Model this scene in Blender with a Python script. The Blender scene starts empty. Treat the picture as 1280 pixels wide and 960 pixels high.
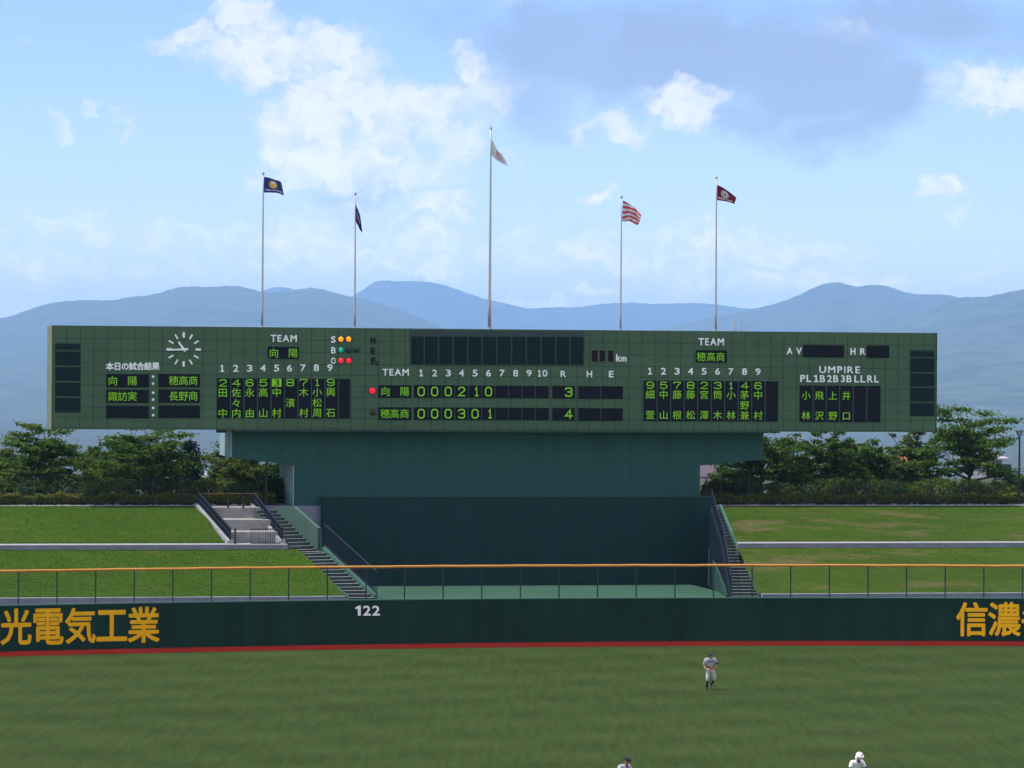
import bpy, math, random
import numpy as np
from mathutils import Vector, Matrix

R = math.radians
scene = bpy.context.scene
COL = scene.collection

# ------------------------------------------------------------------ camera
F = 4400.0            # focal length in pixels of the 1280 px wide photograph
CAMZ = 12.9
PITCH = 4.0 / F
ROLL = 0.006
cam_d = bpy.data.cameras.new("camera")
cam_d.sensor_width = 36.0
cam_d.lens = 36.0 * F / 1280.0
cam_d.clip_start = 1.0
cam_d.clip_end = 60000.0
cam = bpy.data.objects.new("camera", cam_d)
COL.objects.link(cam)
_f = Vector((0, math.cos(PITCH), -math.sin(PITCH)))
_r = Vector((1, 0, 0))
_u = _r.cross(_f)
RIGHT = _r * math.cos(ROLL) + _u * math.sin(ROLL)
UP = _u * math.cos(ROLL) - _r * math.sin(ROLL)
FWD = _f
cam.matrix_world = Matrix(((RIGHT.x, UP.x, -FWD.x, 0), (RIGHT.y, UP.y, -FWD.y, 0),
                           (RIGHT.z, UP.z, -FWD.z, CAMZ), (0, 0, 0, 1)))
scene.camera = cam

# ------------------------------------------------------------------ light
SUN_AZ = 99.0         # degrees to the left of the view direction
SUN_EL = 63.0
sa, se = R(SUN_AZ), R(SUN_EL)
sun_dir = Vector((-math.sin(sa) * math.cos(se), math.cos(sa) * math.cos(se), math.sin(se)))
sun_d = bpy.data.lights.new("sun", 'SUN')
sun_d.energy = 3.0
sun_d.angle = R(1.0)
sun_d.color = (1.0, 0.955, 0.88)
sun = bpy.data.objects.new("sun", sun_d)
sun.rotation_euler = sun_dir.to_track_quat('Z', 'Y').to_euler()
sun.location = (-60, 60, 120)
COL.objects.link(sun)

vs = scene.view_settings
scene.display_settings.display_device = 'sRGB'
vs.view_transform = 'Standard'
vs.look = 'None'
vs.exposure = 0.8
vs.gamma = 1.0
vs.use_curve_mapping = False
scene.render.engine = 'CYCLES'
cy = scene.cycles
cy.use_denoising = True
cy.max_bounces = 6
cy.diffuse_bounces = 3
cy.glossy_bounces = 2
cy.transmission_bounces = 3
cy.transparent_max_bounces = 8
cy.volume_bounces = 3
cy.caustics_reflective = False
cy.caustics_refractive = False

# world: Nishita sky with cloud banks at their own bearings and heights
world = bpy.data.worlds.new("World")
scene.world = world
world.use_nodes = True
wt = world.node_tree
wt.nodes.clear()
SKY_STRENGTH = 0.126


def build_world():
    N, L = wt.nodes, wt.links

    def val(s, v):
        if isinstance(v, (int, float)):
            s.default_value = v
        else:
            L.new(v, s)

    def m(op, a, b=None, c=None, clamp=False):
        n = N.new('ShaderNodeMath')
        n.operation = op
        n.use_clamp = clamp
        val(n.inputs[0], a)
        if b is not None:
            val(n.inputs[1], b)
        if c is not None:
            val(n.inputs[2], c)
        return n.outputs[0]

    def sstep(x, lo, hi):
        n = N.new('ShaderNodeMapRange')
        n.interpolation_type = 'SMOOTHSTEP'
        val(n.inputs['Value'], x)
        n.inputs['From Min'].default_value = lo
        n.inputs['From Max'].default_value = hi
        return n.outputs['Result']

    out = N.new('ShaderNodeOutputWorld')
    bg = N.new('ShaderNodeBackground')
    bg.inputs['Strength'].default_value = SKY_STRENGTH
    L.new(bg.outputs[0], out.inputs[0])
    sky = N.new('ShaderNodeTexSky')
    sky.sky_type = 'NISHITA'
    sky.sun_disc = False
    sky.sun_elevation = se
    sky.sun_rotation = -sa
    sky.altitude = 400
    sky.air_density = 1.0
    sky.dust_density = 0.6
    sky.ozone_density = 2.5
    tc = N.new('ShaderNodeTexCoord')
    sep = N.new('ShaderNodeSeparateXYZ')
    L.new(tc.outputs['Generated'], sep.inputs[0])
    az = m('ARCTAN2', sep.outputs[0], sep.outputs[1])
    el = m('ARCSINE', sep.outputs[2])
    # bearing and elevation in 1/100 of a photograph pixel step: 0.0227 rad per 100 px
    X = m('MULTIPLY', az, F / 100.0)
    Y = m('MULTIPLY', el, F / 100.0)
    comb = N.new('ShaderNodeCombineXYZ')
    val(comb.inputs[0], X)
    val(comb.inputs[1], Y)
    P0 = comb.outputs[0]

    def noise(vec, scale, detail, rough, off=(0, 0, 0), stretch=(1, 1.25, 1)):
        mp = N.new('ShaderNodeMapping')
        mp.inputs['Location'].default_value = off
        mp.inputs['Scale'].default_value = stretch
        L.new(vec, mp.inputs[0])
        n = N.new('ShaderNodeTexNoise')
        n.inputs['Scale'].default_value = scale
        n.inputs['Detail'].default_value = detail
        n.inputs['Roughness'].default_value = rough
        L.new(mp.outputs[0], n.inputs['Vector'])
        return n

    def warp(amount, scale, off):
        n = noise(P0, scale, 5, 0.6, off)
        s = N.new('ShaderNodeVectorMath')
        s.operation = 'SUBTRACT'
        L.new(n.outputs['Color'], s.inputs[0])
        s.inputs[1].default_value = (0.5, 0.5, 0.5)
        k = N.new('ShaderNodeVectorMath')
        k.operation = 'MULTIPLY_ADD'
        L.new(s.outputs[0], k.inputs[0])
        k.inputs[1].default_value = (amount, amount, 0)
        L.new(P0, k.inputs[2])
        return k.outputs[0]
    PW = warp(1.1, 1.6, (3.1, 7.7, 0))
    PG = warp(1.3, 0.9, (13.1, 2.7, 0))

    def blobs(P, lst):
        acc = None
        for (cx, cyy, rx, ry, s) in lst:
            a = N.new('ShaderNodeVectorMath')
            a.operation = 'MULTIPLY_ADD'
            L.new(P, a.inputs[0])
            ix, iy = 100.0 / rx, 100.0 / ry
            bx, by = (cx - 640) / 100.0, (476 - cyy) / 100.0
            a.inputs[1].default_value = (ix, iy, 0)
            a.inputs[2].default_value = (-bx * ix, -by * iy, 0)
            ln = N.new('ShaderNodeVectorMath')
            ln.operation = 'LENGTH'
            L.new(a.outputs[0], ln.inputs[0])
            mr = N.new('ShaderNodeMapRange')
            mr.interpolation_type = 'SMOOTHSTEP'
            L.new(ln.outputs['Value'], mr.inputs['Value'])
            mr.inputs['From Min'].default_value = 0.25
            mr.inputs['From Max'].default_value = 1.25
            mr.inputs['To Min'].default_value = s
            mr.inputs['To Max'].default_value = 0.0
            acc = mr.outputs[0] if acc is None else m('MAXIMUM', acc, mr.outputs[0])
        return acc

    white = blobs(PW, CLOUD_WHITE)
    grey = blobs(PG, CLOUD_GREY)
    # unseen sky outside the frame: cloud cover thickened to raise the ambient light
    far = noise(P0, 0.12, 5, 0.6, (40, 3, 0), (1, 1, 1)).outputs[0]
    outside = sstep(m('ABSOLUTE', X), 8.0, 12.0)
    above = sstep(Y, 5.6, 9.0)
    outm = m('MAXIMUM', outside, above)
    white = m('MAXIMUM', white, m('MULTIPLY', sstep(far, 0.40, 0.56), m('MULTIPLY', outm, 0.95)))
    n1 = noise(P0, 1.5, 9, 0.62, (0, 0, 0)).outputs[0]
    n2 = noise(PW, 3.4, 7, 0.6, (9, 4, 0)).outputs[0]
    dens = m('ADD', m('ADD', white, m('MULTIPLY', m('SUBTRACT', n1, 0.5), 1.15)), m('MULTIPLY', m('SUBTRACT', n2, 0.5), 0.55))
    wd = m('MULTIPLY', sstep(dens, 0.06, 1.02), sstep(white, 0.02, 0.3))
    gd = m('ADD', grey, m('MULTIPLY', m('SUBTRACT', n1, 0.5), 0.7))
    gd = m('MULTIPLY', sstep(gd, 0.02, 0.98), sstep(grey, 0.02, 0.3))
    bright = sstep(m('ADD', m('MULTIPLY', dens, 0.6), m('MULTIPLY', n2, 0.9)), 0.45, 1.15)

    # clear sky colour: the physical sky, a little deeper and cooler as the day was
    hs = N.new('ShaderNodeMix')
    hs.data_type = 'RGBA'
    hs.blend_type = 'MULTIPLY'
    hs.inputs['Factor'].default_value = 1.0
    L.new(sky.outputs[0], hs.inputs['A'])
    hs.inputs['B'].default_value = SKY_TINT

    def mix(f, a, b):
        n = N.new('ShaderNodeMix')
        n.data_type = 'RGBA'
        val(n.inputs['Factor'], f)
        for s, v in (('A', a), ('B', b)):
            if isinstance(v, tuple):
                n.inputs[s].default_value = v
            else:
                L.new(v, n.inputs[s])
        return n.outputs['Result']
    k = 0.575 / SKY_STRENGTH
    c_lo = (0.56 * k, 0.70 * k, 0.98 * k, 1)
    c_hi = (0.98 * k, 1.0 * k, 1.10 * k, 1)
    c_gr = (0.33 * k, 0.45 * k, 0.70 * k, 1)
    wcol = mix(outm, mix(bright, c_lo, c_hi), (1.3 * k, 1.28 * k, 1.28 * k, 1))  # out-of-frame cloud made extra bright to fill the shaded fronts
    c1 = mix(m('MULTIPLY', gd, 0.92), hs.outputs['Result'], c_gr)
    c2 = mix(m('MULTIPLY', wd, 0.93), c1, wcol)
    low = m('POWER', 2.718, m('MULTIPLY', m('MAXIMUM', el, 0.0), -28.0))
    lowc = mix(low, (1, 1, 1, 1), HORIZON_GAIN)
    fin = N.new('ShaderNodeMix')
    fin.data_type = 'RGBA'
    fin.blend_type = 'MULTIPLY'
    fin.inputs['Factor'].default_value = 1.0
    L.new(c2, fin.inputs['A'])
    L.new(lowc, fin.inputs['B'])
    L.new(fin.outputs['Result'], bg.inputs['Color'])


CLOUD_WHITE = [
    (235, 55, 75, 22, .85), (300, 25, 70, 40, 1), (330, 70, 120, 45, 1), (410, 60, 90, 40, .95), (430, 120, 110, 60, .95),
    (530, 130, 90, 55, .85), (585, 80, 35, 30, .9), (380, 150, 90, 55, .95), (400, 200, 90, 55, .95), (350, 190, 45, 50, .85), (470, 180, 100, 60, .8), (450, 270, 120, 40, .6),
    (345, 230, 60, 30, .6), (520, 215, 100, 45, .75), (545, 255, 70, 30, .8), (580, 180, 60, 50, .7), (600, 120, 60, 60, .6),
    (640, 205, 40, 20, .45), (90, 285, 170, 26, .62), (250, 300, 180, 32, .62), (390, 305, 130, 40, .66), (520, 310, 130, 36, .7), (300, 340, 300, 24, .6), (900, 305, 280, 34, .68), (620, 300, 160, 30, .6), (1000, 350, 300, 24, .75), (60, 330, 180, 34, .65), (450, 330, 200, 26, .75), (760, 325, 180, 24, .75),
    (700, 310, 140, 30, .62), (770, 165, 60, 30, .8), (850, 132, 75, 28, .95), (740, 243, 32, 18, .85), (985, 310, 90, 24, .85),
    (1050, 325, 60, 24, .6), (880, 325, 90, 22, .65), (1240, 115, 90, 36, 1), (1180, 95, 40, 22, .7), (1172, 232, 46, 30, .85),
    (1195, 265, 30, 25, .5), (125, 140, 14, 14, .6), (152, 168, 22, 22, .6), (70, 165, 50, 24, .45), (30, 365, 70, 28, .6),
    (50, 352, 36, 14, .75), (750, 372, 50, 12, .9), (690, 375, 30, 12, .8), (640, 376, 40, 12, .6), (1145, 300, 30, 16, .5),
    (1200, 345, 70, 18, .65), (1250, 330, 30, 22, .5), (1090, 345, 70, 24, .5), (820, 350, 100, 16, .4), (420, 360, 40, 16, .5),
    (950, 345, 120, 22, .5), (25, 65, 14, 12, .5), (660, 0, 90, 12, .5), (1050, 40, 60, 30, .35)]
CLOUD_GREY = [
    (700, 50, 180, 80, .8), (850, 70, 200, 95, 1), (1000, 90, 170, 85, 1), (1100, 120, 100, 60, .95), (1130, 30, 190, 50, .8),
    (660, 120, 70, 70, .6), (560, 30, 100, 50, .4), (1050, 165, 110, 40, .8), (1250, 60, 60, 40, .5), (440, 250, 60, 45, .6),
    (690, 170, 60, 30, .45), (930, 150, 100, 40, .7)]
HORIZON_GAIN = (3.7, 3.2, 1.9, 1)
SKY_TINT = (0.54, 0.615, 0.92, 1)
build_world()

# ------------------------------------------------------------------ frames of reference
TH = R(10.5)                      # the board faces home, to the right of the camera
CT, ST = math.cos(TH), math.sin(TH)
BY = 192.6


def B(u, w, z):
    """board frame: u along the board, w away from home, z up -> world"""
    return Vector((u * CT - w * ST, BY + u * ST + w * CT, z))


def ray(px, py):
    return FWD + RIGHT * ((px - 640.0) / F) + UP * ((480.0 - py) / F)


def at_z(px, py, z):
    d = ray(px, py)
    t = (z - CAMZ) / d.z
    return Vector((d.x * t, d.y * t, z))


def on_w(px, py, w):
    """point on the vertical plane at w of the board frame -> (u, z)"""
    d = ray(px, py)
    n = Vector((-ST, CT, 0))
    p = B(0, w, 0)
    t = n.dot(p - Vector((0, 0, CAMZ))) / n.dot(d)
    q = Vector((0, 0, CAMZ)) + d * t
    u = (q.x) * CT + (q.y - BY) * ST
    return u, q.z


def uw(p):
    return (p.x * CT + (p.y - BY) * ST, -p.x * ST + (p.y - BY) * CT)


def avg_w(py_l, py_r, z):
    a = uw(at_z(100, py_l, z))[1]
    b = uw(at_z(1180, py_r, z))[1]
    return 0.5 * (a + b)


Z_TOP, Z_MID, Z_LOW, Z_WALK = 6.05, 4.37, 2.08, 1.5
W_TOP = avg_w(632.5, 632.0, Z_TOP)
W_MID = avg_w(680.5, 679.0, Z_MID)
W_LOW = avg_w(746.5, 741.8, Z_LOW)
print("W", W_TOP, W_MID, W_LOW)

# ------------------------------------------------------------------ materials
MATS = {}


def mat(name, col, rough=0.7, var=0.0, vscale=1.0, metal=0.0, emit=0.0, bump=0.0, bscale=8.0, spec=0.3, col2=None, stretch=(1, 1, 1), detail=6.0):
    if name in MATS:
        return MATS[name]
    mt = bpy.data.materials.new(name)
    mt.use_nodes = True
    nt = mt.node_tree
    b = nt.nodes['Principled BSDF']
    b.inputs['Base Color'].default_value = (*col, 1)
    b.inputs['Roughness'].default_value = rough
    b.inputs['Metallic'].default_value = metal
    b.inputs['Specular IOR Level'].default_value = spec
    if emit:
        b.inputs['Emission Color'].default_value = (*col, 1)
        b.inputs['Emission Strength'].default_value = emit
    if var or col2:
        tc = nt.nodes.new('ShaderNodeTexCoord')
        mp = nt.nodes.new('ShaderNodeMapping')
        mp.inputs['Scale'].default_value = stretch
        nz = nt.nodes.new('ShaderNodeTexNoise')
        nz.inputs['Scale'].default_value = vscale
        nz.inputs['Detail'].default_value = detail
        nz.inputs['Roughness'].default_value = 0.6
        nt.links.new(tc.outputs['Object'], mp.inputs[0])
        nt.links.new(mp.outputs[0], nz.inputs['Vector'])
        mr = nt.nodes.new('ShaderNodeMapRange')
        mr.inputs['From Min'].default_value = 0.3
        mr.inputs['From Max'].default_value = 0.7
        nt.links.new(nz.outputs[0], mr.inputs[0])
        mx = nt.nodes.new('ShaderNodeMix')
        mx.data_type = 'RGBA'
        c2 = col2 if col2 else tuple(min(1, c * (1 + var)) for c in col)
        c1 = col if col2 else tuple(c * (1 - var) for c in col)
        mx.inputs['A'].default_value = (*c1, 1)
        mx.inputs['B'].default_value = (*c2, 1)
        nt.links.new(mr.outputs[0], mx.inputs['Factor'])
        nt.links.new(mx.outputs['Result'], b.inputs['Base Color'])
    if bump:
        tc2 = nt.nodes.new('ShaderNodeTexCoord')
        n2 = nt.nodes.new('ShaderNodeTexNoise')
        n2.inputs['Scale'].default_value = bscale
        n2.inputs['Detail'].default_value = 5
        nt.links.new(tc2.outputs['Object'], n2.inputs['Vector'])
        bp = nt.nodes.new('ShaderNodeBump')
        bp.inputs['Strength'].default_value = bump
        bp.inputs['Distance'].default_value = 0.05
        nt.links.new(n2.outputs[0], bp.inputs['Height'])
        nt.links.new(bp.outputs[0], b.inputs['Normal'])
    MATS[name] = mt
    return mt


def grass_mat(name, c_dark, c_light, c_dry, dry_lo, dry_hi, layers, patch_stretch=(0.25, 0.6, 0.6), stripes=None):
    """turf: fine blades, soft mottling, worn dry patches and faint mowing lanes"""
    mt = bpy.data.materials.new(name)
    mt.use_nodes = True
    nt = mt.node_tree
    N, L = nt.nodes, nt.links
    b = N['Principled BSDF']
    b.inputs['Roughness'].default_value = 0.95
    b.inputs['Specular IOR Level'].default_value = 0.05
    tc = N.new('ShaderNodeTexCoord')

    def nz(scale, detail, stretch=(1, 1, 1), loc=(0, 0, 0), rot=0.0, rough=0.6):
        mp = N.new('ShaderNodeMapping')
        mp.inputs['Scale'].default_value = stretch
        mp.inputs['Location'].default_value = loc
        mp.inputs['Rotation'].default_value = (0, 0, rot)
        L.new(tc.outputs['Object'], mp.inputs[0])
        n = N.new('ShaderNodeTexNoise')
        n.inputs['Scale'].default_value = scale
        n.inputs['Detail'].default_value = detail
        n.inputs['Roughness'].default_value = rough
        L.new(mp.outputs[0], n.inputs['Vector'])
        return n.outputs[0]

    def madd(a, k, c):
        n = N.new('ShaderNodeMath')
        n.operation = 'MULTIPLY_ADD'
        L.new(a, n.inputs[0])
        n.inputs[1].default_value = k
        if isinstance(c, float):
            n.inputs[2].default_value = c
        else:
            L.new(c, n.inputs[2])
        return n.outputs[0]
    acc = 0.5
    acc = None
    tot = sum(k for (_, k, _, _, _) in layers)
    for (sc, k, st, lc, rt) in layers:
        n = nz(sc, 5, st, lc, rt)
        acc = madd(n, k, 0.5 - 0.5 * tot) if acc is None else madd(n, k, acc)
    if stripes:
        for (freq, rot, k, dist) in stripes:
            mp = N.new('ShaderNodeMapping')
            mp.inputs['Rotation'].default_value = (0, 0, rot)
            L.new(tc.outputs['Object'], mp.inputs[0])
            wv = N.new('ShaderNodeTexWave')
            wv.inputs['Scale'].default_value = freq
            wv.inputs['Distortion'].default_value = dist
            wv.inputs['Detail'].default_value = 3
            wv.inputs['Detail Scale'].default_value = 1.5
            L.new(mp.outputs[0], wv.inputs['Vector'])
            acc = madd(wv.outputs['Fac'], k, madd(acc, 1.0, -0.5 * k))
    mr = N.new('ShaderNodeMapRange')
    mr.inputs['From Min'].default_value = 0.25
    mr.inputs['From Max'].default_value = 0.75
    L.new(acc, mr.inputs[0])
    mx = N.new('ShaderNodeMix')
    mx.data_type = 'RGBA'
    mx.inputs['A'].default_value = (*c_dark, 1)
    mx.inputs['B'].default_value = (*c_light, 1)
    L.new(mr.outputs[0], mx.inputs['Factor'])
    dn = nz(1.0, 6, patch_stretch, (5.3, 1.7, 9.1), 0.0, 0.65)
    dr = N.new('ShaderNodeMapRange')
    dr.interpolation_type = 'SMOOTHSTEP'
    dr.inputs['From Min'].default_value = dry_lo
    dr.inputs['From Max'].default_value = dry_hi
    dr.inputs['To Max'].default_value = 0.75
    L.new(dn, dr.inputs[0])
    mx2 = N.new('ShaderNodeMix')
    mx2.data_type = 'RGBA'
    L.new(dr.outputs[0], mx2.inputs['Factor'])
    L.new(mx.outputs['Result'], mx2.inputs['A'])
    mx2.inputs['B'].default_value = (*c_dry, 1)
    L.new(mx2.outputs['Result'], b.inputs['Base Color'])
    bn = nz(14.0, 4)
    bp = N.new('ShaderNodeBump')
    bp.inputs['Strength'].default_value = 0.6
    bp.inputs['Distance'].default_value = 0.06
    L.new(bn, bp.inputs['Height'])
    L.new(bp.outputs[0], b.inputs['Normal'])
    return mt


def leaf_mat(name, c1, c2, trans=0.35, c3=None):
    mt = bpy.data.materials.new(name)
    mt.use_nodes = True
    nt = mt.node_tree
    N, L = nt.nodes, nt.links
    N.clear()
    out = N.new('ShaderNodeOutputMaterial')
    geo = N.new('ShaderNodeNewGeometry')
    cr = N.new('ShaderNodeValToRGB')
    cr.color_ramp.elements[0].color = (*c1, 1)
    cr.color_ramp.elements[1].color = (*c2, 1)
    if c3:
        e = cr.color_ramp.elements.new(0.9)
        e.color = (*c2, 1)
        cr.color_ramp.elements[2].color = (*c3, 1)
    L.new(geo.outputs['Random Per Island'], cr.inputs[0])
    d = N.new('ShaderNodeBsdfDiffuse')
    t = N.new('ShaderNodeBsdfTranslucent')
    L.new(cr.outputs[0], d.inputs[0])
    L.new(cr.outputs[0], t.inputs[0])
    mx = N.new('ShaderNodeMixShader')
    mx.inputs[0].default_value = trans
    L.new(d.outputs[0], mx.inputs[1])
    L.new(t.outputs[0], mx.inputs[2])
    L.new(mx.outputs[0], out.inputs[0])
    return mt


# ------------------------------------------------------------------ mesh helpers
class MB:
    def __init__(self):
        self.v, self.f, self.mi = [], [], []

    def face(self, pts, mi=0):
        n = len(self.v)
        self.v += [Vector(p) for p in pts]
        self.f.append(tuple(range(n, n + len(pts))))
        self.mi.append(mi)

    def add(self, vs_, fs_, mi=0):
        n = len(self.v)
        self.v += [Vector(p) for p in vs_]
        for q in fs_:
            self.f.append(tuple(n + i for i in q))
            self.mi.append(mi)

    def hexa(self, c, mi=0):
        """eight corners: bottom ring 0-3, top ring 4-7"""
        self.add(c, [(3, 2, 1, 0), (4, 5, 6, 7), (0, 1, 5, 4), (1, 2, 6, 5), (2, 3, 7, 6), (3, 0, 4, 7)], mi)

    def boxb(self, u0, u1, w0, w1, z0, z1, mi=0):
        self.hexa([B(u0, w0, z0), B(u1, w0, z0), B(u1, w1, z0), B(u0, w1, z0),
                   B(u0, w0, z1), B(u1, w0, z1), B(u1, w1, z1), B(u0, w1, z1)], mi)

    def slab(self, ring, z0, z1, mi=0):
        """vertical prism over a plan polygon (list of (x, y))"""
        n = len(ring)
        vs_ = [(p[0], p[1], z0) for p in ring] + [(p[0], p[1], z1) for p in ring]
        fs_ = [tuple(reversed(range(n))), tuple(range(n, 2 * n))]
        fs_ += [(i, (i + 1) % n, n + (i + 1) % n, n + i) for i in range(n)]
        self.add(vs_, fs_, mi)

    def prism_b(self, poly, w0, w1, mi=0):
        """outline in (u, z) with thickness from w0 to w1"""
        n = len(poly)
        vs_ = [B(u, w0, z) for u, z in poly] + [B(u, w1, z) for u, z in poly]
        fs_ = [tuple(range(n)), tuple(reversed(range(n, 2 * n)))]
        fs_ += [(i, n + i, n + (i + 1) % n, (i + 1) % n) for i in range(n)]
        self.add(vs_, fs_, mi)

    def tube(self, p0, p1, r0, r1=None, n=8, mi=0, cap=True):
        r1 = r0 if r1 is None else r1
        p0, p1 = Vector(p0), Vector(p1)
        d = (p1 - p0).normalized()
        a = d.orthogonal().normalized()
        b = d.cross(a)
        vs_ = []
        for p, r in ((p0, r0), (p1, r1)):
            for i in range(n):
                t = 2 * math.pi * i / n
                vs_.append(p + a * (r * math.cos(t)) + b * (r * math.sin(t)))
        fs_ = [(i, (i + 1) % n, n + (i + 1) % n, n + i) for i in range(n)]
        if cap:
            fs_ += [tuple(reversed(range(n))), tuple(range(n, 2 * n))]
        self.add(vs_, fs_, mi)

    def pipe(self, pts, r, n=6, mi=0):
        """one continuous tube through points"""
        rs = r if isinstance(r, (list, tuple)) else [r] * len(pts)
        pts = [Vector(p) for p in pts]
        vs_ = []
        for k, p in enumerate(pts):
            d = (pts[min(k + 1, len(pts) - 1)] - pts[max(k - 1, 0)]).normalized()
            ref = Vector((0, 0, 1)) if abs(d.z) < 0.9 else Vector((1, 0, 0))
            a = d.cross(ref).normalized()
            b = d.cross(a)
            for i in range(n):
                t = 2 * math.pi * i / n
                vs_.append(p + a * (rs[k] * math.cos(t)) + b * (rs[k] * math.sin(t)))
        fs_ = []
        for k in range(len(pts) - 1):
            for i in range(n):
                j = (i + 1) % n
                fs_.append((k * n + i, k * n + j, (k + 1) * n + j, (k + 1) * n + i))
        fs_ += [tuple(reversed(range(n))), tuple(range((len(pts) - 1) * n, len(pts) * n))]
        self.add(vs_, fs_, mi)

    def ball(self, c, rx, ry, rz, n=10, mi=0):
        c = Vector(c)
        vs_, fs_ = [], []
        m_ = n // 2 + 1
        for j in range(m_ + 1):
            ph = math.pi * j / m_
            for i in range(n):
                t = 2 * math.pi * i / n
                vs_.append(c + Vector((rx * math.sin(ph) * math.cos(t), ry * math.sin(ph) * math.sin(t), rz * math.cos(ph))))
        for j in range(m_):
            for i in range(n):
                k = (i + 1) % n
                fs_.append((j * n + i, (j + 1) * n + i, (j + 1) * n + k, j * n + k))
        self.add(vs_, fs_, mi)


def tag(o, label=None, cat=None, group=None, kind=None):
    if label:
        o['label'] = label
    if cat:
        o['category'] = cat
    if group:
        o['group'] = group
    if kind:
        o['kind'] = kind
    return o


WORLD = {}


def empty(name, loc, rz=0.0, label=None, cat=None, group=None):
    o = bpy.data.objects.new(name, None)
    o.empty_display_size = 0.5
    COL.objects.link(o)
    mw = Matrix.Translation(Vector(loc)) @ Matrix.Rotation(rz, 4, 'Z')
    o.matrix_world = mw
    WORLD[o.name] = mw
    tag(o, label, cat, group)
    return o


def obj(name, mb, mats, parent=None, loc=None, smooth=False):
    """link the collected shapes (world coordinates) as one mesh object"""
    if parent is not None:
        mw = WORLD[parent.name].copy()
        if loc is not None:
            mw = Matrix.Translation(Vector(loc))
    else:
        mw = Matrix.Translation(Vector(loc) if loc is not None else Vector((0, 0, 0)))
    inv = mw.inverted()
    me = bpy.data.meshes.new(name)
    me.from_pydata([tuple(inv @ p) for p in mb.v], [], mb.f)
    if not isinstance(mats, (list, tuple)):
        mats = [mats]
    for x in mats:
        me.materials.append(x)
    if len(mats) > 1:
        me.polygons.foreach_set('material_index', mb.mi)
    if smooth:
        me.polygons.foreach_set('use_smooth', [True] * len(me.polygons))
    me.update()
    o = bpy.data.objects.new(name, me)
    COL.objects.link(o)
    if parent is not None:
        o.parent = parent
        o.matrix_local = WORLD[parent.name].inverted() @ mw
    else:
        o.matrix_world = mw
    WORLD[o.name] = mw
    return o


GLY = {}


def glyph(ch, bold):
    k = ch
    if k == '1' and k not in GLY:
        p = [(.04, 0), (.46, 0), (.46, .085), (.31, .085), (.31, .70), (.21, .70), (.06, .61), (.06, .52), (.20, .575), (.20, .085), (.04, .085)]
        n = len(p)
        GLY[k] = ([(x, y, .5) for x, y in p] + [(x, y, -.5) for x, y in p],
                  [tuple(range(n)), tuple(reversed(range(n, 2 * n)))] + [(i, n + i, n + (i + 1) % n, (i + 1) % n) for i in range(n)])
    if k == '１' and k not in GLY:
        p = [(.17, 0), (.31, 0), (.31, .70), (.21, .70), (.02, .58), (.02, .47), (.17, .55)]
        n = len(p)
        GLY[k] = ([(x, y, .5) for x, y in p] + [(x, y, -.5) for x, y in p],
                  [tuple(range(n)), tuple(reversed(range(n, 2 * n)))] + [(i, n + i, n + (i + 1) % n, (i + 1) % n) for i in range(n)])
    if k not in GLY:
        c = bpy.data.curves.new('glyph', 'FONT')
        c.body = ch
        c.resolution_u = 3
        c.extrude = 0.5
        o = bpy.data.objects.new('glyph', c)
        COL.objects.link(o)
        dg = bpy.context.evaluated_depsgraph_get()
        dg.update()
        me = bpy.data.meshes.new_from_object(o.evaluated_get(dg))
        vs_ = [tuple(v.co) for v in me.vertices]
        fs_ = [tuple(p.vertices) for p in me.polygons]
        bpy.data.objects.remove(o)
        bpy.data.curves.remove(c)
        bpy.data.meshes.remove(me)
        GLY[k] = (vs_, fs_)
    return GLY[k]


def put_glyph(mb, ch, bold, fn, thick, cell=None, rect=None, mi=0):
    """cell = (cx, cy, sx, sy): em box; rect = (x0, y0, x1, y1): fit the ink. fn(x, y, t) -> world"""
    vs_, fs_ = glyph(ch, bold)
    shifts = [(0, 0)]
    if bold > 0.008:
        shifts = [(bold * math.cos(a * math.pi / 4), bold * math.sin(a * math.pi / 4)) for a in range(8)]
    for ns, (bx_, by_) in enumerate(shifts):
        _put(mb, vs_, fs_, bx_, by_, bold if len(shifts) > 1 else 0.0, (lambda x, y, t, q=ns: fn(x, y, t + q * 0.0012)), thick, cell, rect, mi)


def _put(mb, vs_, fs_, bx_, by_, bold, fn, thick, cell, rect, mi):
    if rect:
        xs = [v[0] for v in vs_]
        ys = [v[1] for v in vs_]
        x0, x1, y0, y1 = min(xs) - bold, max(xs) + bold, min(ys) - bold, max(ys) + bold
        vs_ = [(v[0] + bx_, v[1] + by_, v[2]) for v in vs_]
        sx = (rect[2] - rect[0]) / (x1 - x0)
        sy = (rect[3] - rect[1]) / (y1 - y0)
        P = [fn(rect[0] + (v[0] - x0) * sx, rect[1] + (v[1] - y0) * sy, (v[2] + 0.5) * thick) for v in vs_]
    else:
        cx, cyy, sx, sy = cell
        vs_ = [(v[0] + bx_, v[1] + by_, v[2]) for v in vs_]
        P = [fn(cx + (v[0] - 0.5) * sx, cyy + (v[1] - 0.38) * sy, (v[2] + 0.5) * thick) for v in vs_]
    mb.add(P, fs_, mi)


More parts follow.
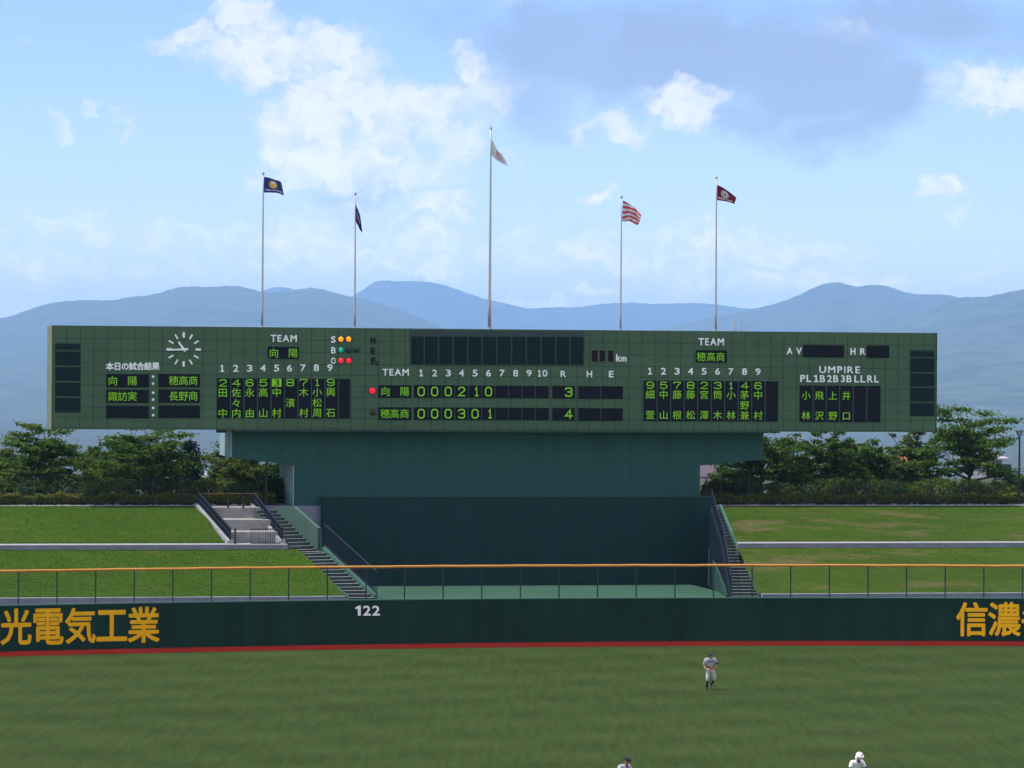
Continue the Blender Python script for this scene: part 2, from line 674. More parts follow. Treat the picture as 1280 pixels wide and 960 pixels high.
# common materials
M_CONC = mat('concrete', (0.28, 0.285, 0.31), 0.85, 0.18, 1.5, bump=0.2)
M_CONC_D = mat('grey_concrete', (0.19, 0.20, 0.245), 0.9, 0.2, 1.2, bump=0.2)
M_CONC_W = mat('warm_concrete', (0.27, 0.26, 0.25), 0.9, 0.22, 1.8, bump=0.2)
M_CLAD = mat('green_enamel_tile', (0.066, 0.122, 0.067), 0.6, 0.12, 0.35, spec=0.15)
M_BODY = mat('dark_green_metal', (0.022, 0.044, 0.034), 0.6, 0.15, 0.5)
M_SIDE = mat('pale_olive_metal', (0.13, 0.165, 0.085), 0.6, 0.1, 0.5)
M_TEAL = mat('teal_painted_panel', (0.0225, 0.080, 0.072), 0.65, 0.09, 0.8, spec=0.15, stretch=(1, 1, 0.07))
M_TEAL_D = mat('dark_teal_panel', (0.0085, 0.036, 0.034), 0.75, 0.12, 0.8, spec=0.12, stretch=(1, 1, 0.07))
M_PLINTH = mat('pale_green_paint', (0.27, 0.37, 0.34), 0.7, 0.12, 0.8)
M_LOUV = mat('dark_louvre', (0.009, 0.024, 0.024), 0.8, 0.2, 3, spec=0.1)
M_LED = mat('black_led_panel', (0.008, 0.010, 0.015), 0.8, 0.1, 3, spec=0.1)
M_LEDR = mat('dark_red_led_panel', (0.016, 0.007, 0.012), 0.8, 0.1, 3, spec=0.1)
M_GLOW = mat('green_led_glow', (0.155, 0.40, 0.008), 0.6, emit=0.215)
M_WHITE = mat('white_enamel', (0.86, 0.88, 0.89), 0.5, 0.03, 2, emit=0.0)
M_DARKTXT = mat('unlit_lettering', (0.006, 0.012, 0.018), 0.8, 0.1, 3, spec=0.1)
M_OR = mat('orange_lamp_glow', (1.0, 0.30, 0.02), 0.4, emit=0.42)
M_RED = mat('red_lamp_glow', (1.0, 0.012, 0.03), 0.4, emit=0.42)
M_GRN = mat('green_lamp_glow', (0.0, 0.28, 0.17), 0.4, emit=0.35)
M_OFF = mat('unlit_lamp', (0.012, 0.03, 0.045), 0.2, 0.1, 3)
M_OFFR = mat('unlit_red_lamp', (0.05, 0.012, 0.018), 0.2, 0.1, 3)
M_POLE = mat('pale_pole_metal', (0.40, 0.41, 0.44), 0.45, 0.06, 1, metal=0.2)
M_BLACK = mat('black_steel', (0.012, 0.014, 0.016), 0.5, 0.1, 2)
M_NAVY = mat('navy_railing_paint', (0.007, 0.014, 0.030), 0.7, 0.15, 1)
M_WALL = mat('wall_pad_rubber', (0.0068, 0.034, 0.0195), 0.8, 0.26, 0.9, spec=0.12, stretch=(1, 1, 0.25))
M_CAPG = mat('wall_cap_green', (0.035, 0.105, 0.080), 0.6, 0.1, 1)
M_ORANGE = mat('orange_rail_pad', (0.50, 0.22, 0.04), 0.6, 0.1, 1.5)
M_POST = mat('dark_green_post', (0.015, 0.04, 0.035), 0.5, 0.1, 2)
M_LET = mat('yellow_orange_lettering', (0.80, 0.44, 0.008), 0.8, 0.07, 2, spec=0.05)
M_BARK = mat('bark', (0.045, 0.038, 0.032), 0.95, 0.3, 6, bump=0.6)

# ------------------------------------------------------------------ setting: ground, field, slopes, far hills
rng = np.random.default_rng(7)


def structure(name, mb, m, smooth=False):
    o = obj(name, mb, m, smooth=smooth)
    o['kind'] = 'structure'
    return o


# terrain: one sheet, field level, the terrace behind the stands, then the valley
M_GROUND = mat('valley_ground', (0.020, 0.036, 0.014), 0.95, vscale=0.02, col2=(0.055, 0.068, 0.034), var=0.1)
prof = [(-1200, -0.06), (-60, -0.06), (W_MID + 1, -0.06), (W_TOP + 0.9, 1.2), (W_TOP + 1.0, Z_TOP - 0.03), (30, Z_TOP - 0.03), (58, Z_TOP - 0.1), (100, 1.0), (190, -1.0), (320, -22), (700, -70), (1500, -92),
        (6000, -96), (34000, -96)]
us = [-22000, -6000, -1500, -500, -220, -100, -50, 0, 50, 100, 220, 500, 1500, 6000, 22000]
mb = MB()
vs_ = [B(u, w, z) for (w, z) in prof for u in us]
nu = len(us)
fs_ = [(j * nu + i, j * nu + i + 1, (j + 1) * nu + i + 1, (j + 1) * nu + i) for j in range(len(prof) - 1) for i in range(nu - 1)]
mb.add(vs_, fs_)
structure('ground', mb, M_GROUND)

# outfield wall line on the ground, fitted through the base of the wall
WB = [(0, 814.5), (140, 811.3), (280, 808.6), (450, 805.7), (680, 802.8), (840, 802.0), (1000, 801.6), (1140, 801.7), (1280, 802.0)]
gp = [at_z(px, py, 0.0) for px, py in WB]
cf = np.polyfit([p.x for p in gp], [p.y for p in gp], 3)


def wall_y(x):
    # the fitted arc inside the frame, continued along its tangent outside it
    xl, xr = -26.0, 27.0
    if x < xl:
        return float(np.polyval(cf, xl) + (x - xl) * np.polyval(np.polyder(cf), xl) - 0.006 * (x - xl) ** 2)
    if x > xr:
        return float(np.polyval(cf, xr) + (x - xr) * min(0.05, np.polyval(np.polyder(cf), xr)) - 0.006 * (x - xr) ** 2)
    return float(np.polyval(cf, x))


def wall_frame(x):
    t = Vector((1, (wall_y(x + 0.05) - wall_y(x - 0.05)) / 0.1, 0)).normalized()
    n = Vector((t.y, -t.x, 0))          # towards home
    return Vector((x, wall_y(x), 0)), t, n


WALL_X = list(np.arange(-46, 46.01, 0.5))
M_FIELD = grass_mat('outfield_turf', (0.0232, 0.0408, 0.0070), (0.0385, 0.0618, 0.0150), (0.046, 0.060, 0.017), 0.60, 0.85,
                    [(0.05, 0.5, (0.6, 0.5, 1), (0, 0, 0), 0.1), (0.22, 0.16, (0.8, 0.16, 1), (7, 3, 0), -0.5), (1.6, 0.2, (0.8, 0.10, 1), (1, 2, 0), 0.3), (3.2, 0.9, (1, 0.07, 1), (0, 0, 0), 0.06), (9.0, 0.8, (0.8, 0.2, 1), (0, 0, 0), 0.0)],
                    (0.05, 0.12, 1), stripes=[(0.055, R(62), 0.15, 2.0), (0.06, R(-35), 0.12, 2.5), (0.016, R(80), 0.10, 6.0)])
mb = MB()
TRK = 3.05
vs_, fs_ = [], []
nx = len(WALL_X)
rows = 60
for x in WALL_X:
    p, t, n = wall_frame(x)
    q = p + n * (TRK - 0.02)
    for j in range(rows + 1):
        y = q.y - (j / rows) ** 1.6 * (q.y - 40)
        vs_.append((q.x * (1 - 0.45 * (j / rows) ** 1.6 * 0), y, 0.0))
for i in range(nx - 1):
    for j in range(rows):
        a = i * (rows + 1) + j
        fs_.append((a, a + 1, a + rows + 2, a + rows + 1))
mb.add(vs_, fs_)
structure('outfield_grass', mb, M_FIELD)

mb = MB()
for i in range(nx - 1):
    p, t, n = wall_frame(WALL_X[i])
    p2, t2, n2 = wall_frame(WALL_X[i + 1])
    mb.face([p + n * TRK + Vector((0, 0, .012)), p2 + n2 * TRK + Vector((0, 0, .012)), p2 + Vector((0, 0, .012)), p + Vector((0, 0, .012))])
structure('warning_track', mb, mat('red_clay', (0.104, 0.0095, 0.0075), 0.95, 0.25, 0.7, bump=0.3, spec=0.0, stretch=(0.4, 2, 1)))

# walkway behind the outfield wall
mb = MB()
for i in range(nx - 1):
    p, t, n = wall_frame(WALL_X[i])
    p2, t2, n2 = wall_frame(WALL_X[i + 1])
    a, b = p - n * 0.42, p2 - n2 * 0.42
    ua, ub = uw(a)[0], uw(b)[0]
    c, d = B(ub, W_LOW + 0.05, Z_WALK), B(ua, W_LOW + 0.05, Z_WALK)
    mb.face([(a.x, a.y, Z_WALK), (b.x, b.y, Z_WALK), c, d])
structure('walkway', mb, mat('walkway_concrete', (0.15, 0.15, 0.15), 0.9, 0.15, 0.8))

# green painted floor below the backscreen
Z_FLOOR = 1.70
M_FLOOR = mat('green_painted_floor', (0.030, 0.086, 0.056), 0.8, 0.16, 0.5, stretch=(0.3, 1, 1), bump=0.1)
uA = uw(at_z(462, 748, Z_FLOOR))[0]
uB2 = uw(at_z(925, 746, Z_FLOOR))[0]
mb = MB()
mb.boxb(uA - 2.5, uB2, W_LOW - 1.2, 1.0, 1.2, Z_FLOOR)
structure('floor', mb, M_FLOOR)


# grass slopes
def slope(name, c00, c10, c11, c01, m, nu_=120, nv_=24, seed=0):
    """c00-c10 lower edge left-right, c01-c11 upper edge"""
    rg = np.random.default_rng(seed)
    ph = rg.uniform(0, 6.28, 12)
    vs_ = []
    for j in range(nv_ + 1):
        t = j / nv_
        for i in range(nu_ + 1):
            s = i / nu_
            p = (c00 * (1 - s) + c10 * s) * (1 - t) + (c01 * (1 - s) + c11 * s) * t
            b = math.sin(math.pi * t) * 0.05 * (math.sin(s * 23 + ph[0]) + math.sin(s * 41 + 5 * t + ph[1]) + 0.6 * math.sin(s * 97 + 11 * t + ph[2]))
            vs_.append(p + Vector((0, 0, b + 0.10 * math.sin(math.pi * t))))
    fs_ = [(j * (nu_ + 1) + i, j * (nu_ + 1) + i + 1, (j + 1) * (nu_ + 1) + i + 1, (j + 1) * (nu_ + 1) + i) for j in range(nv_) for i in range(nu_)]
    q = MB()
    q.add(vs_, fs_)
    o = structure(name, q, m, smooth=True)
    return o


LAY = [(0.25, 0.6, (0.5, 1.4, 1), (0, 0, 0), 0.18), (0.9, 0.5, (0.6, 1.5, 1), (2, 1, 0), -0.2), (4.0, 0.5, (0.5, 1, 1), (0, 4, 0), 0.1), (16.0, 0.4, (0.6, 1, 1), (0, 0, 2), 0)]
M_SLOPE = grass_mat('embankment_turf', (0.024, 0.056, 0.0045), (0.052, 0.098, 0.0095), (0.095, 0.080, 0.032), 0.60, 0.72, LAY, (0.16, 0.55, 0.55))
M_SLOPE2 = grass_mat('worn_embankment_turf', (0.026, 0.054, 0.005), (0.052, 0.088, 0.011), (0.11, 0.088, 0.042), 0.52, 0.64, LAY, (0.16, 0.6, 0.6))
U_FAR = 70.0
WS0, WS1 = W_LOW + 0.32, W_MID           # lower slope
WS2, WS3 = W_MID + 1.45, W_TOP           # upper slope
Z_S0, Z_S1 = Z_LOW - 0.04, Z_MID - 0.26


def u_at(px, py, z):
    return uw(at_z(px, py, z))[0]


def u_on(px, w):
    return on_w(px, 650, w)[0]


SLOPES = [
    (B(-U_FAR, WS0, Z_S0), B(u_on(434, WS0), WS0, Z_S0), B(u_on(371, WS1), WS1, Z_S1), B(-U_FAR, WS1, Z_S1), M_SLOPE),
    (B(-U_FAR, WS2, Z_MID), B(u_on(282, WS2), WS2, Z_MID), B(u_on(248, WS3), WS3, Z_TOP), B(-U_FAR, WS3, Z_TOP), M_SLOPE),
    (B(u_on(949, WS0), WS0, Z_S0), B(U_FAR, WS0, Z_S0), B(U_FAR, WS1, Z_S1), B(u_on(922, WS1), WS1, Z_S1), M_SLOPE2),
    (B(u_on(921, WS2), WS2, Z_MID), B(U_FAR, WS2, Z_MID), B(U_FAR, WS3, Z_TOP), B(u_on(900, WS3), WS3, Z_TOP), M_SLOPE2)]
for i_, sl in enumerate(SLOPES):
    slope('grass_slope', *sl, seed=i_ + 1)

# terrace kerb strip along the top
for (ua, ub) in ((-U_FAR, u_at(248, 632, Z_TOP)), (u_at(892, 632, Z_TOP), U_FAR)):
    mb = MB()
    mb.boxb(ua, ub, W_TOP - 0.05, W_TOP + 0.9, Z_TOP - 0.3, Z_TOP + 0.02)
    structure('path', mb, M_CONC)
# earth behind the slopes, closing the gap to the terrain under the stairs
mb = MB()
mb.boxb(u_at(236, 632, Z_TOP), u_at(905, 632, Z_TOP), W_TOP + 0.5, W_TOP + 9.0, 3.0, Z_TOP - 0.02)
structure('terrace_ground', mb, M_CONC_D)


# ------------------------------------------------------------------ far hills
def hills(dist, ridge, spread, back, z0, m, seed, amp, bumps=1.0):
    rg = np.random.default_rng(seed)
    px0, px1 = ridge[0][0], ridge[-1][0]
    nu_, nv_ = 420, 56
    pxs = np.linspace(px0, px1, nu_)
    rp = np.interp(pxs, [r[0] for r in ridge], [r[1] for r in ridge])
    k = np.exp(-np.linspace(-2, 2, 11) ** 2)
    rp = np.convolve(np.pad(rp, 5, mode='edge'), k / k.sum(), mode='valid')
    X = (pxs - 640.0) / F * dist
    Y476 = 476.0 - (rp + (pxs - 640) * ROLL * -1.0)
    H = CAMZ + dist * Y476 / F - z0

    def nz(x, y):
        s = 0
        for q in range(6):
            fq = 2.0 ** q
            s = s + np.sin(x * fq * 1.1 + ph[q][0] + 1.7 * np.sin(y * fq * 0.9 + ph[q][1])) * np.cos(y * fq * 0.8 + ph[q][2] + np.sin(x * fq * 0.7 + ph[q][3])) / fq ** 0.9
        return s
    ph = rg.uniform(0, 6.28, (6, 4))
    ph2 = rg.uniform(0, 6.28, 8)
    rough = sum(np.sin(pxs * fq + ph2[i]) / (i + 1.5) for i, fq in enumerate((0.35, 0.71, 1.3, 2.1)))
    q = MB()
    V = []
    sc = 2.2 / (dist * 0.08)
    for j in range(nv_ + 1):
        t = j / (nv_ - 12) if j <= nv_ - 12 else 1.0
        if j <= nv_ - 12:
            y = dist - spread * (1 - t)
            g = t ** 1.25
        else:
            s = (j - (nv_ - 12)) / 12
            y = dist + back * s
            g = 1 - 0.85 * s ** 1.3
        spur = nz(X * sc, np.full(nu_, y * sc * 0.45))
        h = H * g * (1 + amp * spur * math.sin(math.pi * min(1, t)) * (1 if j <= nv_ - 12 else 0.0))
        if j == nv_ - 12:
            h = h + rough * dist * 0.35 / F * bumps
        for i in range(nu_):
            xx = X[i] * y / dist
            V.append((xx, y, z0 + max(-2.0, h[i])))
    fs_ = [(j * nu_ + i, j * nu_ + i + 1, (j + 1) * nu_ + i + 1, (j + 1) * nu_ + i) for j in range(nv_) for i in range(nu_ - 1)]
    q.add(V, fs_)
    o = structure('hills', q, m, smooth=True)
    return o


M_HILL = mat('forested_hillside', (0.012, 0.028, 0.012), 0.95, vscale=0.006, col2=(0.070, 0.108, 0.050), stretch=(1, 1, 2), detail=10)
M_HILL2 = mat('near_forested_hillside', (0.004, 0.014, 0.006), 0.95, vscale=0.007, col2=(0.085, 0.125, 0.052), stretch=(1, 1, 2), detail=10)
RA = [(-700, 470), (-400, 440), (-120, 408), (0, 397.5), (12, 396), (35, 387), (60, 379), (95, 375), (120, 375), (140, 376), (160, 371), (180, 370), (200, 366), (222, 358.5), (240, 358), (262, 359), (280, 357.5), (296, 357),
      (312, 361), (328, 365.5), (340, 366), (360, 364), (378, 360.5), (390, 359), (402, 361), (420, 367), (440, 371), (460, 375), (480, 381), (510, 391), (545, 406), (620, 440), (800, 476)]
RB = [(300, 372), (325, 365), (333, 361), (347, 358), (360, 360), (375, 364), (400, 372), (425, 376), (440, 371), (455, 361), (466, 352.5), (474, 350), (485, 351), (500, 352), (515, 351), (530, 352), (545, 354), (560, 358), (580, 365),
      (600, 372), (630, 379), (660, 386), (690, 384), (720, 384), (745, 381), (760, 379), (795, 378), (812, 380), (840, 379.5), (868, 378.5), (890, 380), (920, 384), (950, 388), (1000, 396), (1100, 410), (1400, 430)]
RC = [(700, 440), (820, 412), (900, 395), (945, 385), (960, 382), (980, 376), (1000, 368), (1010, 362.5), (1020, 358), (1035, 353), (1048, 352.5), (1060, 356), (1070, 359), (1085, 356), (1100, 356), (1112, 358), (1125, 364),
      (1145, 368), (1185, 368), (1200, 373), (1260, 380), (1400, 395), (1900, 430)]
RD = [(860, 470), (960, 440), (1060, 416), (1120, 402), (1160, 388), (1185, 376), (1196, 372.5), (1208, 371), (1222, 371.5), (1235, 371), (1250, 367), (1265, 364), (1280, 361.5), (1330, 352), (1500, 330), (1900, 330), (2300, 400)]
HS = 2.6
hills(9500 * HS, RB, 2500 * HS, 2400 * HS, -98, M_HILL, 21, 0.05)
hills(6400 * HS, RA, 3000 * HS, 1500 * HS, -98, M_HILL, 22, 0.10)
hills(6800 * HS, RC, 2600 * HS, 1500 * HS, -98, M_HILL, 23, 0.10)
hills(4600 * 3.1, RD, 2200 * 3.1, 1200 * 3.1, -98, M_HILL2, 24, 0.10, 1.5)

# radio masts on the far central summit
for px, y1, lab in ((514.5, 345.5, 'left'), (526, 344.5, 'middle'), (530.5, 346, 'right')):
    dd = 9500 * 2.6
    q = MB()
    d0, d1 = ray(px, 354), ray(px, y1)
    b0 = Vector((0, 0, CAMZ)) + d0 * (dd / d0.y)
    b1 = Vector((0, 0, CAMZ)) + d1 * (dd / d1.y)
    q.tube(b0 - Vector((0, 0, 30)), b1, 2.2, 1.2, 6)
    o = obj('radio_mast', q, mat('mast_steel', (0.05, 0.05, 0.06), 0.6, 0.1, 1), loc=b0)
    tag(o, 'tiny far radio mast on the flat central summit, %s of the three' % lab, 'mast', 'radio masts on the summit')

# air over the valley
HAZE_DENS = 0.000060
hz = MB()
hx, hy0, hy1, ht = 15000, -300, 31800, 780
hz.hexa([(-hx, hy0, -99), (hx, hy0, -99), (hx, hy1, -99), (-hx, hy1, -99), (-hx, hy0, ht), (hx, hy0, ht), (hx, hy1, ht), (-hx, hy1, ht)])
hm = bpy.data.materials.new('valley_air')
hm.use_nodes = True
hn = hm.node_tree
hn.nodes.clear()
ho = hn.nodes.new('ShaderNodeOutputMaterial')
hv = hn.nodes.new('ShaderNodeVolumePrincipled')
hv.inputs['Color'].default_value = (0.35, 0.585, 1.0, 1)
hv.inputs['Density'].default_value = HAZE_DENS
hv.inputs['Anisotropy'].default_value = 0.0
hn.links.new(hv.outputs[0], ho.inputs['Volume'])
haze = obj('haze', hz, hm)
haze['kind'] = 'stuff'

# ------------------------------------------------------------------ outfield wall with its lettering
WALL_H = 2.13


def wall_hit(px, py):
    """where the sight line meets the face of the wall -> (x, z)"""
    d = ray(px, py)
    lo, hi = 120.0, 200.0
    for _ in range(50):
        mid = 0.5 * (lo + hi)
        if mid < wall_y(d.x * mid / d.y):
            lo = mid
        else:
            hi = mid
    return d.x / d.y * lo, CAMZ + d.z / d.y * lo


p0 = wall_frame(0)[0]
wall = empty('outfield_wall', p0, 0, 'long dark green padded outfield wall with yellow lettering above the red track', 'wall')
mb, mc = MB(), MB()
for i in range(nx - 1):
    p, t, n = wall_frame(WALL_X[i])
    q, t2, n2 = wall_frame(WALL_X[i + 1])
    up = Vector((0, 0, WALL_H))
    a, b, c, d = p, q, q - n2 * 0.4, p - n * 0.4
    mb.face([a, b, b + up, a + up])
    mb.face([d + up, c + up, c, d])
    mb.face([a + up, b + up, c + up, d + up])
    cz0, cz1 = Vector((0, 0, WALL_H - 0.0)), Vector((0, 0, WALL_H + 0.05))
    e, f, g, h = p + n * 0.03, q + n2 * 0.03, q - n2 * 0.43, p - n * 0.43
    cz0.z += 0.004
    mc.hexa([e + cz0, f + cz0, g + cz0, h + cz0, e + cz1, f + cz1, g + cz1, h + cz1])
obj('wall_pad', mb, M_WALL, wall)
obj('coping', mc, M_CAPG, wall)
# pad seams
ms = MB()
for x in np.arange(-45, 45, 1.9):
    p, t, n = wall_frame(x)
    a, b = p + n * 0.003 - t * 0.008, p + n * 0.003 + t * 0.008
    ms.face([a + Vector((0, 0, .02)), b + Vector((0, 0, .02)), b + Vector((0, 0, WALL_H - .02)), a + Vector((0, 0, WALL_H - .02))])
obj('pad_seam', ms, mat('pad_seam', (0.009, 0.034, 0.029), 0.7), wall)


def wall_text(chars, boxes, bold, m, ink=False):
    q = MB()
    for ch, (x0, y0, x1, y1) in zip(chars, boxes):
        cx, cz = wall_hit((x0 + x1) / 2, (y0 + y1) / 2)
        p, t, n = wall_frame(cx)
        dist = p.y
        hw, hh = (x1 - x0) / F * dist / 2, (y1 - y0) / F * dist / 2
        if ink:
            put_glyph(q, ch, bold, lambda x, y, k: p + t * x + n * (0.012 + k) + Vector((0, 0, cz + y)), 0.01, rect=(-hw, -hh, hw, hh))
        else:
            put_glyph(q, ch, bold, lambda x, y, k: p + t * x + n * (0.012 + k) + Vector((0, 0, cz + y)), 0.01, cell=(0, 0, 2 * hw, 2 * hh))
    return obj('lettering', q, m, wall)


wall_text("光電気工業", [(0, 760.5, 40, 806), (41, 760.5, 80, 806), (80.5, 759.5, 120, 804.5), (120, 762.5, 159.5, 801.5), (159, 758.5, 200, 803.5)], 0.02, M_LET, ink=True)
wall_text("信濃毎", [(1195, 752.5, 1234.5, 795.5), (1235, 752.5, 1276, 795.5), (1277, 752.5, 1317, 795.5)], 0.02, M_LET, ink=True)
wall_text("１22", [(444, 757, 451, 769.5), (453.5, 757, 463.5, 769.5), (465, 757, 475, 769.5)], 0.022, M_WHITE, ink=True)

# fence along the top of the wall
fence = empty('outfield_fence', p0 + Vector((0, 0, WALL_H)), 0, 'wire fence with orange padded top rail on the green outfield wall', 'fence')
FH = 1.43
RAILY = [(0, 713.5), (200, 711.5), (460, 709.5), (640, 708.2), (900, 707.0), (1100, 707.0), (1280, 708.0)]
hs = []
for px, py in RAILY:
    x, z = wall_hit(px, py)
    hs.append(z)
FTOP = float(np.mean(hs))
print('fence top', FTOP, hs)
mp_, mr, mw = MB(), MB(), MB()
rail_pts, posts = [], []
px = -24.0
while px < 1330:
    x, _ = wall_hit(px + 0.0, 740)
    posts.append(x)
    px += 48.25
for x in np.arange(-44, 44.1, 0.475):
    p, t, n = wall_frame(x)
    rail_pts.append(p - n * 0.2 + Vector((0, 0, FTOP + 0.005 * math.sin(x * 3.3) + 0.004 * math.sin(x * 1.27))))
mr.pipe(rail_pts, 0.064, 8)
obj('top_rail', mr, M_ORANGE, fence, smooth=True)
proto = None
for x in posts:
    p, t, n = wall_frame(x)
    b = p - n * 0.2 + Vector((0, 0, WALL_H + 0.055))
    if proto is None:
        q = MB()
        q.tube(b, b + Vector((0, 0, FTOP - WALL_H - 0.12)), 0.035, n=6)
        proto = obj('post', q, M_POST, fence, loc=b)
    else:
        o = proto.copy()
        COL.objects.link(o)
        o.parent = fence
        o.matrix_local = WORLD[fence.name].inverted() @ Matrix.Translation(b)
for k in range(1, 13):
    z = WALL_H + 0.06 + k * (FTOP - WALL_H - 0.1) / 13
    mw.pipe([wall_frame(x)[0] - wall_frame(x)[2] * 0.2 + Vector((0, 0, z)) for x in np.arange(-44, 44.1, 2.0)], 0.0025, 4)
for x in np.arange(-44, 44, 0.12):
    p, t, n = wall_frame(x)
    b = p - n * 0.2
    mw.tube(b + Vector((0, 0, WALL_H + 0.06)), b + Vector((0, 0, FTOP - 0.06)), 0.0018, n=4, cap=False)
obj('wire_mesh', mw, M_POST, fence)

# ------------------------------------------------------------------ retaining walls of the stands


def retaining(label, ua, ub, w0, w1, z0, z1, dua=0.0, dub=0.0):
    q = MB()
    for (wf, za, zb_, mi) in ((w0, z0, z1 - 0.05, 1), (w0 - 0.02, z1 - 0.048, z1, 0)):
        q.hexa([B(ua, wf, za), B(ub, wf, za), B(ub + dub, w1, za), B(ua + dua, w1, za), B(ua, wf, zb_), B(ub, wf, zb_), B(ub + dub, w1, zb_), B(ua + dua, w1, zb_)], mi)
    o = obj('retaining_wall', q, [M_CONC, M_CONC_D], loc=B((ua + ub) / 2, w0, z0))
    tag(o, label, 'retaining wall')
    return o


G_RW = None
retaining('low concrete kerb wall behind the fence, left of the stairs under the yellow lettering', -U_FAR, u_at(433, 746, Z_LOW), W_LOW, W_LOW + 0.3, Z_WALK, Z_LOW)
retaining('low concrete kerb wall behind the fence, right of the narrow stairs', u_at(951, 742, Z_LOW), U_FAR, W_LOW, W_LOW + 0.3, Z_WALK, Z_LOW)
retaining('mid height concrete terrace kerb below the navy railed access, left bank', -U_FAR, u_at(358.5, 680, Z_MID), W_MID, W_MID + 1.5, Z_S1 - 0.4, Z_MID)
retaining('mid height concrete terrace kerb across the right grass bank', u_on(922, W_MID), U_FAR, W_MID, W_MID + 1.5, Z_S1 - 0.4, Z_MID, dua=u_on(921.5, W_MID + 1.5) - u_on(922, W_MID))


def lerp(a, b, t):
    return a * (1 - t) + b * t


def railing(name, a, b, h, m, parent, gap=0.11, r=0.022, bar=0.02, rails=(1.0, 0.06)):
    """sloping balustrade of bars between a and b"""
    q = MB()
    L_ = (b - a).length
    up = Vector((0, 0, h))
    for k in rails:
        q.tube(a + up * k, b + up * k, r * 1.5, n=6)
    n = max(2, int(L_ / gap))
    for i in range(n + 1):
        p = lerp(a, b, i / n)
        q.tube(p, p + up, bar if i % 12 else bar * 1.8, n=4)
    return obj(name, q, m, parent)


# concrete access cut into the upper left bank
A0, A1 = at_z(247, 632.5, Z_TOP), at_z(288, 679.5, Z_MID)      # left wall, top and foot
D0, D1 = at_z(316, 632.5, Z_TOP), at_z(353, 679.5, Z_MID)      # right wall
acc = empty('concrete_access', lerp(A1, D1, .5), TH, 'stepped concrete access with two sloping navy railings in the left bank', 'steps')
q = MB()
for k, (f0, f1, z1) in enumerate(((0.13, 0.42, Z_MID + 0.56), (0.38, 0.74, Z_MID + 1.12), (0.70, 1.12, Z_TOP))):
    a, b, c, d = lerp(A1, A0, f0), lerp(D1, D0, f0), lerp(D1, D0, f1), lerp(A1, A0, f1)
    ring = [(v.x, v.y) for v in (a, b, c, d)]
    q.slab(ring, Z_MID - 0.3, z1, 0)
obj('tier', q, M_CONC_W, acc)
for (T, Bm, nm) in ((A0, A1, 'l'), (D0, D1, 'r')):
    q = MB()
    tx = Vector((CT, ST, 0)) * 0.16
    lo = Vector((0, 0, -0.5))
    hi = Vector((0, 0, 0.16))
    q.hexa([Bm - tx + lo, Bm + tx + lo, T + tx + lo * 2, T - tx + lo * 2, Bm - tx + hi, Bm + tx + hi, T + tx + hi, T - tx + hi])
    obj('side_wall', q, M_CONC, acc)
    railing('railing', Bm + Vector((0, 0, .17)), T + Vector((0, 0, .17)), 0.62, M_NAVY, acc, gap=0.09, bar=0.026, rails=(1.0, 0.5, 0.06))
# gate frames at the foot and at the head
ga, gb = at_z(314, 680, Z_MID), at_z(350, 680, Z_MID)
railing('gate', ga + Vector((0, -.1, 0)), gb + Vector((0, -.1, 0)), 0.78, M_BLACK, acc, gap=0.12, r=0.02, bar=0.012)
q = MB()
gp_ = at_z(294, 680, Z_MID) + Vector((0, -.1, 0))
q.tube(gp_, gp_ + Vector((0, 0, .82)), 0.05, n=6)
obj('gate_post', q, M_BLACK, acc)
for pxx in (285, 304):
    g = at_z(pxx, 635, Z_TOP)
    q = MB()
    q.tube(g, g + Vector((0, 0, .8)), 0.055, n=6)
    obj('gate_post', q, M_BLACK, acc)
q = MB()
a, b = at_z(252, 634.5, Z_TOP), at_z(322, 634.5, Z_TOP)
q.tube(a + Vector((0, 0, .75)), b + Vector((0, 0, .75)), 0.018, n=6)
obj('top_bar', q, mat('rust_brown_paint', (0.16, 0.075, 0.03), 0.7, 0.1, 2), acc)


# the two stairs beside the backscreen
def stair(name, label, flights, strings, rails):
    base = lerp(flights[-1][1], flights[-1][3], 0.5)
    root = empty(name, base, TH, label, 'stairs')
    q, qn = MB(), MB()
    for (l0, l1, r0, r1, n) in flights:
        for i in range(n):
            fa, fb = i / n, (i + 1) / n
            a, b, c, d = lerp(l0, l1, fa), lerp(r0, r1, fa), lerp(r0, r1, fb), lerp(l0, l1, fb)
            zt = a.z - (l0.z - l1.z) / n * 0.5
            zb = min(l1.z - 0.4, zt - 0.5)
            q.slab([(v.x, v.y) for v in (d, c, b, a)], zb, zt)
            # pale nosing at the front edge of each tread
            e, f = lerp(d, a, 0.72), lerp(c, b, 0.72)
            lift = Vector((0, 0, 0.006))
            pts = [Vector((v.x, v.y, zt)) + lift for v in (d, c, f, e)]
            qn.face(pts)
    obj('flight', q, mat('stair_concrete', (0.045, 0.065, 0.066), 0.85, 0.15, 1.0), root)
    obj('nosing', qn, mat('pale_stair_nosing', (0.26, 0.275, 0.27), 0.8, 0.1, 1.0), root)
    for (a, b, wd, h0, h1) in strings:
        s = MB()
        tx = Vector((CT, ST, 0)) * (wd / 2)
        lo, hi = Vector((0, 0, h0)), Vector((0, 0, h1))
        s.hexa([b - tx + lo, b + tx + lo, a + tx + lo, a - tx + lo, b - tx + hi, b + tx + hi, a + tx + hi, a - tx + hi])
        obj('stringer', s, mat('stringer_green', (0.05, 0.125, 0.10), 0.7, 0.1, 1), root)
    for (a, b, h) in rails:
        railing('railing', a, b, h, M_NAVY, root, gap=0.1, bar=0.016)
    return root


